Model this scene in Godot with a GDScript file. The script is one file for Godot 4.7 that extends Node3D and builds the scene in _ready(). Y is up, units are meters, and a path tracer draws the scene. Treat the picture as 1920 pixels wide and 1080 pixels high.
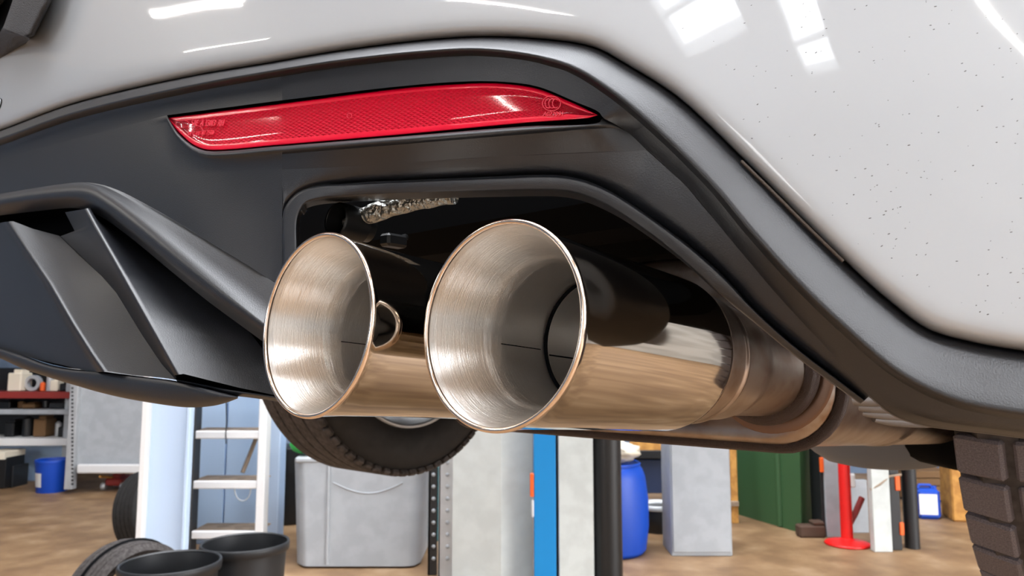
extends Node3D
# A lifted car's rear corner in a workshop, seen from close to the twin exhaust tips.

const F := 1371.0                      # focal length in pixels of a 1920 x 1080 frame
const EYE := Vector3(0, 1.3, 0)
const PITCH := 0.10472                 # six degrees up

class MB:
	var v := PackedVector3Array()
	var n := PackedVector3Array()
	var uv := PackedVector2Array()
	var ix := PackedInt32Array()
	func grid(rows: Array, sgn := 1.0, wrap := false, us := 1.0, vs := 1.0) -> void:
		var m: int = rows.size()
		var k: int = rows[0].size()
		var base := v.size()
		var nn := PackedVector3Array()
		nn.resize(m * k)
		for i in m - 1:
			for j in k - 1:
				var a: Vector3 = rows[i][j]
				var b: Vector3 = rows[i][j + 1]
				var c: Vector3 = rows[i + 1][j + 1]
				var d: Vector3 = rows[i + 1][j]
				var x := (c - a).cross(d - b) * sgn
				var o := i * k + j
				nn[o] += x
				nn[o + 1] += x
				nn[o + k] += x
				nn[o + k + 1] += x
				if sgn > 0:
					ix.append_array([base + o, base + o + k, base + o + k + 1, base + o, base + o + k + 1, base + o + 1])
				else:
					ix.append_array([base + o, base + o + k + 1, base + o + k, base + o, base + o + 1, base + o + k + 1])
		if wrap:
			for i in m:
				var s := nn[i * k] + nn[i * k + k - 1]
				nn[i * k] = s
				nn[i * k + k - 1] = s
		for i in m:
			for j in k:
				v.append(rows[i][j])
				var q := nn[i * k + j]
				n.append(q.normalized() if q.length_squared() > 1e-24 else Vector3.UP)
				uv.append(Vector2(us * j / (k - 1), vs * i / (m - 1)))
	func toward(rows: Array, ref: Vector3, us := 1.0, vs := 1.0) -> void:
		var t := 0.0
		for i in rows.size() - 1:
			for j in rows[0].size() - 1:
				var a: Vector3 = rows[i][j]
				t += (rows[i + 1][j + 1] - a).cross(rows[i + 1][j] - rows[i][j + 1]).dot(ref - a)
		grid(rows, 1.0 if t >= 0 else -1.0, false, us, vs)
	func poly(p: Array, inside: Vector3) -> void:
		var c := Vector3.ZERO
		var w := Vector3.ZERO
		for i in p.size():
			c += p[i] / p.size()
			w += p[i].cross(p[(i + 1) % p.size()])
		w = w.normalized()
		var back := w.dot(c - inside) < 0
		var base := v.size()
		for i in p.size():
			v.append(p[i])
			n.append(-w if back else w)
			uv.append(Vector2(p[i].x + p[i].z, p[i].y))
		for i in range(1, p.size() - 1):
			ix.append_array([base, base + i, base + i + 1] if back else [base, base + i + 1, base + i])
	func box(c: Vector3, s: Vector3, ch := 0.004, b := Basis()) -> void:
		var h := s * 0.5
		ch = minf(ch, minf(h.x, minf(h.y, h.z)) * 0.6)
		var q := func(a: int, g: Vector3) -> Vector3:
			var p := Vector3(g.x * (h.x - ch), g.y * (h.y - ch), g.z * (h.z - ch))
			p[a] = g[a] * h[a]
			return c + b * p
		for a in 3:
			var e := (a + 1) % 3
			var f := (a + 2) % 3
			for s1 in [-1.0, 1.0]:
				var face := []
				for t in [[-1.0, -1.0], [1.0, -1.0], [1.0, 1.0], [-1.0, 1.0]]:
					var g := Vector3()
					g[a] = s1
					g[e] = t[0]
					g[f] = t[1]
					face.append(q.call(a, g))
				poly(face, c)
				for s2 in [-1.0, 1.0]:
					var g1 := Vector3()
					g1[a] = s1
					g1[e] = s2
					g1[f] = -1.0
					var g2 := g1
					g2[f] = 1.0
					poly([q.call(a, g1), q.call(a, g2), q.call(e, g2), q.call(e, g1)], c)
		for x in [-1.0, 1.0]:
			for y in [-1.0, 1.0]:
				for z in [-1.0, 1.0]:
					var g := Vector3(x, y, z)
					poly([q.call(0, g), q.call(1, g), q.call(2, g)], c)
	func lathe(profile: Array, xf: Transform3D, seg := 48, us := 1.0, vs := 1.0) -> void:
		var rows := []
		for p in profile:
			var r := PackedVector3Array()
			for j in seg + 1:
				var t := TAU * j / seg
				r.append(xf * Vector3(cos(t) * p.y, sin(t) * p.y, p.x))
			rows.append(r)
		grid(rows, 1.0, true, us, vs)
	func tube(path: Array, rad: Variant, seg := 10, closed := false) -> void:
		var rows := []
		var m := path.size()
		var side := Vector3.ZERO
		for i in m:
			var t: Vector3 = (path[(i + 1) % m if closed else mini(i + 1, m - 1)] - path[(i - 1 + m) % m if closed else maxi(i - 1, 0)]).normalized()
			if side == Vector3.ZERO:
				side = t.cross(Vector3.UP if absf(t.y) < 0.9 else Vector3.RIGHT).normalized()
			side = (side - t * side.dot(t)).normalized()
			var up := t.cross(side)
			var r := PackedVector3Array()
			var rr: float = rad[i] if rad is Array else rad
			for j in seg + 1:
				var a := TAU * j / seg
				r.append(path[i] + (side * cos(a) + up * sin(a)) * rr)
			rows.append(r)
		if closed:
			rows.append(rows[0])
		grid(rows, -1.0, true)
		if not closed:
			poly(Array(rows[0].slice(0, seg)), path[1])
			poly(Array(rows[m - 1].slice(0, seg)), path[m - 2])
	func prism(outline: Array, xf: Transform3D, depth: float) -> void:   # a 2D outline in the plane of xf, extruded along its -z
		var front := []
		var rear := []
		var c := Vector3.ZERO
		for p in outline:
			front.append(xf * Vector3(p.x, p.y, 0))
			rear.append(xf * Vector3(p.x, p.y, -depth))
			c += front[-1] / outline.size()
		var mid := c - xf.basis.z * depth * 0.5
		poly(front, mid)
		poly(rear, mid)
		for i in outline.size():
			var j := (i + 1) % outline.size()
			poly([front[i], front[j], rear[j], rear[i]], mid)
	func done() -> ArrayMesh:
		var a := []
		a.resize(Mesh.ARRAY_MAX)
		a[Mesh.ARRAY_VERTEX] = v
		a[Mesh.ARRAY_NORMAL] = n
		a[Mesh.ARRAY_TEX_UV] = uv
		a[Mesh.ARRAY_INDEX] = ix
		var out := ArrayMesh.new()
		out.add_surface_from_arrays(Mesh.PRIMITIVE_TRIANGLES, a)
		return out

var rng := RandomNumberGenerator.new()
var M := {}

# ---------------------------------------------------------------- places
func ray(px: float, py: float) -> Vector3:
	return Basis(Vector3.RIGHT, PITCH) * Vector3((px - 960.0) / F, (540.0 - py) / F, -1.0)

func on_floor(px: float, py: float) -> Vector3:
	var r := ray(px, py)
	return EYE + r * (-EYE.y / r.y)

func at(px: float, py: float, d: float) -> Vector3:
	var r := ray(px, py)
	return EYE + r * (d / -r.z)

func skin_depth(x: float, y: float) -> float:      # the plan curve of the car's rear corner
	var u := x + 0.06
	var w := absf(y)
	var plan := 0.425 - 0.51 * u + 0.45 * u * u if u > -0.25 else 0.580625 - 0.735 * (u + 0.25)
	return plan + (0.5 * w * w if w < 0.15 else 0.01125 + 0.15 * (w - 0.15))

func skin(p: Vector3) -> Vector3:                  # p.z: how far it stands out from the skin
	var r := ray(p.x, p.y)
	var t := 0.45
	for i in 40:
		t = 0.5 * t + 0.5 * (skin_depth(r.x * t, r.y * t) - p.z) / -r.z
	return EYE + r * t

func spl(c: Array, n: int) -> Array:               # Catmull-Rom through c, n steps a span
	var out := []
	for i in c.size() - 1:
		var a = c[maxi(i - 1, 0)]
		var d = c[mini(i + 2, c.size() - 1)]
		for j in n:
			var h1 := sqrt(maxf(c[i].distance_to(c[i + 1]), 1e-4))
			var h0 := sqrt(maxf(a.distance_to(c[i]), 1e-4))
			var h2 := sqrt(maxf(c[i + 1].distance_to(d), 1e-4))
			if i == 0:
				a = c[0] * 2.0 - c[1]
				h0 = h1
			if i == c.size() - 2:
				d = c[i + 1] * 2.0 - c[i]
				h2 = h1
			out.append(c[i].cubic_interpolate_in_time(c[i + 1], a, d, float(j) / n, h1, -h0, h1 + h2))
	out.append(c[-1])
	return out

func lin(c: Array, n: int) -> Array:
	var out := []
	for i in c.size() - 1:
		for j in n:
			out.append(c[i].lerp(c[i + 1], float(j) / n))
	out.append(c[-1])
	return out

func rs(c: Array, n: int, smooth := true) -> Array: # the same, evenly spaced along its length
	var p := spl(c, 12) if smooth else lin(c, 12)
	var acc := [0.0]
	for i in range(1, p.size()):
		acc.append(acc[-1] + Vector2(p[i].x - p[i - 1].x, p[i].y - p[i - 1].y).length())
	var out := []
	var k := 0
	for i in n:
		var want: float = acc[-1] * i / (n - 1)
		while k < p.size() - 2 and acc[k + 1] < want:
			k += 1
		out.append(p[k].lerp(p[k + 1], clampf((want - acc[k]) / maxf(acc[k + 1] - acc[k], 1e-6), 0, 1)))
	return out

func L3(flat: Array, off: float) -> Array:
	var out := []
	for i in range(0, flat.size(), 2):
		out.append(Vector3(flat[i], flat[i + 1], off))
	return out

func mixr(a: Array, b: Array, t: float, off: Variant = null) -> Array:
	var out := []
	for i in a.size():
		var p: Vector3 = a[i].lerp(b[i], t)
		if off != null:
			p.z = off
		out.append(p)
	return out

func setz(a: Array, off: float, dx := 0.0, dy := 0.0) -> Array:
	var out := []
	for p in a:
		out.append(Vector3(p.x + dx, p.y + dy, off))
	return out

func skins(rails: Array) -> Array:
	var rows := []
	for r in rails:
		var row := PackedVector3Array()
		for p in r:
			row.append(skin(p))
		rows.append(row)
	return rows

func yat(c: Array, x: float) -> float:             # height of a polyline of pixels at x, smoothed
	for i in range(0, c.size() - 2, 2):
		if x <= c[i + 2] or i == c.size() - 4:
			var t := clampf((x - c[i]) / float(c[i + 2] - c[i]), 0, 1)
			var h: float = c[i + 2] - c[i]
			var m0: float = h * (c[i + 3] - c[maxi(i - 1, 1)]) / (c[i + 2] - c[maxi(i - 2, 0)])
			var m1: float = h * (c[mini(i + 5, c.size() - 1)] - c[i + 1]) / (c[mini(i + 4, c.size() - 2)] - c[i])
			return (2 * t * t * t - 3 * t * t + 1) * c[i + 1] + (t * t * t - 2 * t * t + t) * m0 + (3 * t * t - 2 * t * t * t) * c[i + 3] + (t * t * t - t * t) * m1
	return c[1]

# ---------------------------------------------------------------- nodes
func put(mesh: Mesh, called: String, m: Material, parent: Node3D) -> MeshInstance3D:   # a part whose mesh is in world places
	var o := MeshInstance3D.new()
	o.name = called
	o.mesh = mesh
	o.material_override = m
	parent.add_child(o, true)
	if parent != self:
		o.transform = parent.global_transform.affine_inverse()
	return o

func tag(o: Node3D, label: String, category: String, group := "", kind := "") -> Node3D:
	if label:
		o.set_meta("label", label)
	if category:
		o.set_meta("category", category)
	if group:
		o.set_meta("group", group)
	if kind:
		o.set_meta("kind", kind)
	return o

func thing(called: String, label: String, category: String, where := Vector3.ZERO, turn := 0.0, group := "") -> Node3D:
	var o := Node3D.new()
	o.name = called
	add_child(o, true)
	o.position = where
	o.rotation.y = turn
	tag(o, label, category, group)
	return o

func own(mesh: Mesh, called: String, m: Material, parent: Node3D) -> MeshInstance3D:   # a part whose mesh is in its thing's own axes
	var o := MeshInstance3D.new()
	o.name = called
	o.mesh = mesh
	o.material_override = m
	parent.add_child(o, true)
	return o

func struct(o: Node3D, label := "", category := "") -> void:
	tag(o, label, category, "", "structure")

func mat(c: Color, rough := 0.6, metal := 0.0) -> StandardMaterial3D:
	var m := StandardMaterial3D.new()
	m.albedo_color = c
	m.roughness = rough
	m.metallic = metal
	return m

func noise_tex(freq: float, ramp: Array, size := 512, sd := 1, oct := 5) -> NoiseTexture2D:
	var f := FastNoiseLite.new()
	f.seed = sd
	f.frequency = freq
	f.fractal_octaves = oct
	var t := NoiseTexture2D.new()
	t.noise = f
	t.width = size
	t.height = size
	t.seamless = true
	if ramp:
		var g := Gradient.new()
		g.offsets = PackedFloat32Array(ramp[0])
		g.colors = PackedColorArray(ramp[1])
		t.color_ramp = g
	return t

func tri(m: StandardMaterial3D, scale: float) -> StandardMaterial3D:
	m.uv1_triplanar = true
	m.uv1_world_triplanar = true
	m.uv1_scale = Vector3.ONE * scale
	return m

func materials() -> void:
	M.paint = mat(Color(0.685, 0.705, 0.725), 0.4)
	M.paint.clearcoat_enabled = true
	M.paint.clearcoat = 1.0
	M.paint.clearcoat_roughness = 0.03
	var grain := noise_tex(0.25, [], 512, 3, 2)
	M.plastic = tri(mat(Color(0.085, 0.095, 0.12), 0.42), 9.0)
	M.plastic.heightmap_enabled = true
	M.plastic.heightmap_texture = grain
	M.plastic.heightmap_scale = 0.012
	M.plastic.metallic_specular = 0.62
	M.grainy = tri(mat(Color(0.2, 0.2, 0.215), 0.6), 6.0)
	M.grainy.heightmap_enabled = true
	M.grainy.heightmap_texture = grain
	M.grainy.heightmap_scale = 0.15
	M.dark = mat(Color(0.03, 0.033, 0.042), 0.85)
	M.dark.metallic_specular = 0.2
	M.rubber = tri(mat(Color(0.12, 0.115, 0.115), 0.75), 3.0)
	M.rubber.albedo_texture = noise_tex(0.03, [[0.3, 0.7], [Color(0.7, 0.67, 0.64), Color(1, 1, 1)]], 256, 8)
	M.tread_grey = tri(mat(Color(0.47, 0.45, 0.465), 0.7), 8.0)
	M.tread_grey.albedo_texture = noise_tex(0.3, [[0.2, 0.62, 0.8], [Color(0.6, 0.6, 0.6), Color(0.9, 0.88, 0.9), Color(1.5, 1.5, 1.5)]], 256, 6, 2)
	M.tread = tri(mat(Color(0.3, 0.28, 0.275), 0.8), 4.0)
	M.tread.albedo_texture = noise_tex(0.06, [[0.3, 0.7], [Color(0.6, 0.58, 0.56), Color(1, 1, 1)]], 256, 5)
	# polished and brushed stainless steel
	var streak := Image.create(256, 1024, false, Image.FORMAT_RGB8)
	var r := RandomNumberGenerator.new()
	r.seed = 5
	for y in 1024:
		var g := r.randf_range(0.35, 0.65)
		streak.fill_rect(Rect2i(0, y, 256, 1), Color(g, g, g))
	for i in 3500:
		var g := r.randf_range(0.1, 0.9)
		streak.fill_rect(Rect2i(r.randi() % 256, r.randi() % 1024, r.randi_range(6, 60), 1), Color(g, g, g))
	var st := ImageTexture.create_from_image(streak)
	M.brushed = mat(Color(0.97, 0.955, 0.935), 0.3, 1.0)
	M.brushed.heightmap_enabled = true
	M.brushed.heightmap_texture = st
	M.brushed.heightmap_scale = 0.011
	M.brushed.uv1_scale = Vector3(3, 1, 1)
	M.brushed.anisotropy_enabled = true
	M.brushed.anisotropy = -0.75
	M.polished = mat(Color(0.7, 0.675, 0.64), 0.06, 1.0)
	M.lip = mat(Color(0.93, 0.86, 0.8), 0.14, 1.0)
	M.pipe = mat(Color(0.66, 0.62, 0.59), 0.3, 1.0)
	M.pipe.albedo_texture = noise_tex(0.02, [[0.25, 0.55, 0.8], [Color(0.8, 0.72, 0.66), Color(0.95, 0.93, 0.91), Color(1, 1, 1)]], 256, 11)
	tri(M.pipe, 6.0)
	M.weld = tri(mat(Color(0.3, 0.26, 0.25), 0.4, 0.8), 12.0)
	M.weld.heightmap_enabled = true
	M.weld.heightmap_texture = grain
	M.weld.heightmap_scale = 0.2
	M.tint = mat(Color(0.47, 0.38, 0.33), 0.38, 0.9)
	M.foil = tri(mat(Color(0.8, 0.8, 0.78), 0.32, 0.9), 14.0)
	M.foil.heightmap_enabled = true
	M.foil.heightmap_texture = noise_tex(0.04, [], 256, 21)
	M.foil.heightmap_scale = 0.5
	# the reflector: a lattice of small prisms under a clear face
	var lat := Image.create(64, 64, false, Image.FORMAT_RGB8)
	for y in 64:
		for x in 64:
			var a := absf(fposmod(x + y, 32.0) / 16.0 - 1.0)
			var b := absf(fposmod(x - y, 32.0) / 16.0 - 1.0)
			var g := minf(a, b)
			lat.set_pixel(x, y, Color(g, g, g))
	M.lens = mat(Color(0.88, 0.0, 0.19), 0.4)
	M.lens.metallic_specular = 0.3
	M.lens.clearcoat_enabled = true
	M.lens.clearcoat = 0.45
	M.lens.clearcoat_roughness = 0.05
	M.lattice = M.lens.duplicate()
	M.lattice.heightmap_enabled = true
	M.lattice.heightmap_texture = ImageTexture.create_from_image(lat)
	M.lattice.heightmap_scale = 0.16
	M.lattice.uv1_scale = Vector3(44, 4.5, 1)
	M.mark = mat(Color(0.95, 0.26, 0.36), 0.35)
	# workshop
	M.floor = tri(mat(Color(1, 1, 1), 0.55), 0.22)
	M.floor.albedo_texture = noise_tex(0.012, [[0.2, 0.45, 0.62, 0.85], [Color(0.48, 0.37, 0.26), Color(0.535, 0.42, 0.3), Color(0.57, 0.455, 0.33), Color(0.63, 0.52, 0.4)]], 1024, 2, 7)
	M.wall = tri(mat(Color(0.86, 0.86, 0.85), 0.85), 0.3)
	M.wall.albedo_texture = noise_tex(0.01, [[0.3, 0.7], [Color(0.86, 0.86, 0.86), Color(1, 1, 1)]], 512, 4)
	M.wall_blue = tri(mat(Color(0.42, 0.49, 0.58), 0.85), 0.3)
	M.wall_blue.albedo_texture = M.wall.albedo_texture
	M.ceiling = mat(Color(0.85, 0.85, 0.84), 0.9)
	M.white = mat(Color(0.88, 0.88, 0.88), 0.5)
	M.blue_white = mat(Color(0.74, 0.82, 0.92), 0.5)
	M.sky_blue = mat(Color(0.68, 0.79, 0.92), 0.5)
	M.grey = tri(mat(Color(0.66, 0.68, 0.7), 0.5), 0.9)
	M.grey.albedo_texture = noise_tex(0.012, [[0.3, 0.7], [Color(0.95, 0.95, 0.95), Color(1, 1, 1)]], 512, 14)
	M.pale = tri(mat(Color(0.78, 0.8, 0.79), 0.6), 0.9)
	M.pale.albedo_texture = M.grey.albedo_texture
	M.alu = tri(mat(Color(0.75, 0.76, 0.77), 0.45, 0.4), 0.9)
	M.alu.albedo_texture = M.grey.albedo_texture
	M.wood = tri(mat(Color(0.62, 0.54, 0.46), 0.7), 2.0)
	M.wood.albedo_texture = M.wall.albedo_texture
	M.red = mat(Color(0.87, 0.1, 0.09), 0.4)
	M.dull_red = mat(Color(0.55, 0.16, 0.14), 0.6)
	M.orange = mat(Color(0.92, 0.38, 0.12), 0.5)
	M.blue = mat(Color(0.02, 0.27, 0.7), 0.45)
	M.bright_blue = mat(Color(0.0, 0.5, 0.76), 0.45)
	M.green = mat(Color(0.22, 0.36, 0.22), 0.55)
	M.vivid_green = mat(Color(0.12, 0.6, 0.25), 0.5)
	M.teal = mat(Color(0.03, 0.42, 0.45), 0.5)
	M.black = mat(Color(0.06, 0.063, 0.07), 0.4)
	M.bin = mat(Color(0.12, 0.125, 0.135), 0.45)
	M.brown = mat(Color(0.45, 0.33, 0.2), 0.7)
	M.ochre = tri(mat(Color(0.75, 0.55, 0.27), 0.7), 2.0)
	M.ochre.albedo_texture = noise_tex(0.02, [[0.3, 0.7], [Color(0.86, 0.82, 0.78), Color(1, 1, 1)]], 256, 9)
	M.cream = mat(Color(0.9, 0.86, 0.78), 0.6)
	M.glass = mat(Color(0.9, 0.95, 1.0, 0.05), 0.0)
	M.glass.transparency = BaseMaterial3D.TRANSPARENCY_ALPHA
	M.lamp = mat(Color(1, 1, 1), 0.5)
	M.lamp.emission_enabled = true
	M.lamp.emission = Color(1.0, 0.98, 0.95)
	M.lamp.emission_energy_multiplier = 30.0

func _ready() -> void:
	var cam := Camera3D.new()
	cam.name = "camera"
	cam.position = EYE
	cam.rotation.x = PITCH
	var lens := CameraAttributesPhysical.new()
	lens.frustum_focal_length = 30.464
	lens.frustum_focus_distance = 0.45
	lens.exposure_aperture = 22.0
	lens.frustum_near = 0.02
	lens.frustum_far = 100.0
	cam.attributes = lens
	cam.fov = rad_to_deg(2.0 * atan(540.0 / F))
	cam.near = 0.02
	cam.far = 100.0
	add_child(cam)
	var env := Environment.new()
	var sky := Sky.new()
	var air := ProceduralSkyMaterial.new()
	air.sky_top_color = Color(0.89, 0.9, 0.92)
	air.sky_horizon_color = Color(0.96, 0.955, 0.95)
	air.ground_horizon_color = Color(0.6, 0.6, 0.6)
	air.ground_bottom_color = Color(0.35, 0.34, 0.33)
	air.sky_energy_multiplier = 5.0
	air.ground_energy_multiplier = 2.0
	sky.sky_material = air
	env.background_mode = Environment.BG_SKY
	env.sky = sky
	env.tonemap_mode = Environment.TONE_MAPPER_LINEAR
	env.tonemap_exposure = 0.36
	env.sdfgi_enabled = true
	env.ssao_enabled = true
	env.ssil_enabled = true
	var we := WorldEnvironment.new()
	we.name = "environment"
	we.environment = env
	add_child(we)
	rng.seed = 7
	materials()
	room()
	car()
	left_side()
	middle()
	right_side()

# ---------------------------------------------------------------- the room
const SKYLIGHTS := [[-1.75, 2.95, 0.85, 1.7], [-0.8, 3.9, 0.45, 1.8], [0.0, -0.6, 4.4, 2.6], [0.0, -4.4, 5.6, 2.6], [4.6, -1.4, 2.4, 3.4], [2.9, 3.6, 2.0, 3.6], [5.5, 3.6, 1.8, 3.6]]
const LAMPS := [[-5.4, -1.5, 4.8, "left of the car"], [-6.0, -0.95, 4.75, "nearest the left wall"], [-2.5, -6.9, 4.9, "farthest back, over the shelf wall"], [1.0, 3.95, 4.65, "behind the viewer, by the back wall"], [0.6, -4.2, 5.0, "above the blue lift column"], [4.6, 1.2, 5.0, "near the open gate"], [-3.4, 2.0, 5.0, "behind the viewer, towards the broad window"]]

func room() -> void:
	var b := MB.new()
	b.box(Vector3(-0.5, -0.1, -1.5), Vector3(15.4, 0.2, 15.4), 0.001)
	struct(put(b.done(), "floor", M.floor, self), "mottled tan concrete workshop floor", "floor")
	for w in [["wall_front", Vector3(-0.5, 2.65, -9.1), Vector3(15.4, 5.3, 0.2)], ["wall_left", Vector3(-8.1, 2.65, -1.5), Vector3(0.2, 5.3, 15.0)]]:
		b = MB.new()
		b.box(w[1], w[2], 0.001)
		struct(put(b.done(), w[0], M.wall_blue, self), "blue grey painted workshop wall", "wall")
	var side := CSGBox3D.new()
	side.name = "wall_right"
	side.size = Vector3(0.2, 5.3, 15.0)
	side.material = M.wall
	side.position = Vector3(7.1, 2.65, -1.5)
	var gap := CSGBox3D.new()
	gap.name = "opening"
	gap.operation = CSGShape3D.OPERATION_SUBTRACTION
	gap.size = Vector3(1.0, 4.2, 6.6)
	gap.position = Vector3(0, -0.55, 2.6)
	side.add_child(gap)
	struct(side, "pale painted workshop wall with a tall gate opening", "wall")
	add_child(side)
	var rear := CSGBox3D.new()
	rear.name = "wall_back"
	rear.size = Vector3(15.4, 5.3, 0.2)
	rear.material = M.wall
	rear.position = Vector3(-0.5, 2.65, 6.1)
	gap = CSGBox3D.new()
	gap.name = "opening"
	gap.operation = CSGShape3D.OPERATION_SUBTRACTION
	gap.size = Vector3(2.8, 2.6, 1.0)
	gap.position = Vector3(-5.5, -0.35, 0)
	rear.add_child(gap)
	struct(rear, "pale painted workshop wall with a broad window", "wall")
	add_child(rear)
	var wn := thing("window_8", "", "", Vector3(-6.0, 2.3, 6.1))
	struct(wn, "broad white framed workshop window", "window")
	b = MB.new()
	for i in 5:
		b.box(Vector3(-1.37 + 0.685 * i, 0, 0), Vector3(0.06, 2.6, 0.1))
	for i in 3:
		b.box(Vector3(0, -1.27 + 1.27 * i, 0), Vector3(2.8, 0.06, 0.09))
	own(b.done(), "window_frame", M.white, wn)
	b = MB.new()
	b.box(Vector3(0, 0, 0.02), Vector3(2.76, 2.56, 0.004), 0.001)
	own(b.done(), "pane", M.glass, wn)
	var top := CSGBox3D.new()
	top.name = "ceiling"
	top.size = Vector3(15.4, 0.2, 15.4)
	top.material = M.ceiling
	top.position = Vector3(-0.5, 5.3, -1.5)
	for s in SKYLIGHTS:
		var hole := CSGBox3D.new()
		hole.name = "opening"
		hole.operation = CSGShape3D.OPERATION_SUBTRACTION
		hole.size = Vector3(s[2], 1.0, s[3])
		hole.position = Vector3(s[0] + 0.5, 0, s[1] + 1.5)
		top.add_child(hole, true)
	struct(top, "white workshop ceiling with skylight openings", "ceiling")
	add_child(top)
	var k := 0
	for s in SKYLIGHTS:
		k += 1
		var w := thing("window_%d" % k, "", "", Vector3(s[0], 5.25, s[1]))
		struct(w, "glazed skylight in the workshop ceiling", "window")
		b = MB.new()
		for sx in [-1, 1]:
			b.box(Vector3(sx * (s[2] / 2 - 0.02), 0, 0), Vector3(0.04, 0.14, s[3]))
			b.box(Vector3(0, 0, sx * (s[3] / 2 - 0.02)), Vector3(s[2], 0.14, 0.04))
		own(b.done(), "window_frame", M.white, w)
		b = MB.new()
		var bars := int(s[3] / 0.55)
		for i in range(1, bars):
			b.box(Vector3(0, 0, -s[3] / 2 + s[3] * i / bars), Vector3(s[2], 0.06, 0.035))
		own(b.done(), "glazing_bar", M.white, w)
	k = 0
	for l in LAMPS:
		k += 1
		var t := thing("strip_lamp", "long white strip lamp under the workshop ceiling, " + l[3], "lamp", Vector3(l[0], l[2], l[1]), 0.48, "strip lamps under the ceiling")
		b = MB.new()
		b.box(Vector3(0, 0.055, 0), Vector3(0.07, 0.05, 1.64), 0.01)
		own(b.done(), "housing", M.white, t)
		b = MB.new()
		b.box(Vector3(0, 0.015, 0), Vector3(0.032, 0.03, 1.58), 0.008)
		own(b.done(), "tube", M.lamp, t)
		for z in [-0.6, 0.6]:
			b = MB.new()
			b.tube([Vector3(0, 0.09, z), Vector3(0, 5.25 - l[2], z)], 0.006, 6)
			own(b.done(), "hanger", M.white, t)
		var a := AreaLight3D.new()
		a.name = "light"
		a.area_size = Vector2(0.03, 1.5)
		a.light_energy = 6.0
		a.light_color = Color(1.0, 0.98, 0.95)
		a.area_range = 30.0
		a.shadow_enabled = true
		a.rotation.x = -PI / 2
		a.position.y = -0.02
		t.add_child(a)

# ---------------------------------------------------------------- the car
func tip_frame(px: float, py: float, d: float) -> Transform3D:
	# z runs forward along the exhaust, x to the car's right, y up
	var yaw := deg_to_rad(41.0)
	var fwd := Vector3(sin(yaw) * cos(0.075), -sin(0.075), -cos(yaw) * cos(0.075))
	var rgt := Vector3(cos(yaw), 0, sin(yaw))
	return Transform3D(Basis(-rgt, rgt.cross(fwd) * -1.0 if rgt.cross(fwd).y < 0 else rgt.cross(fwd), fwd).orthonormalized(), at(px, py, d))

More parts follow.
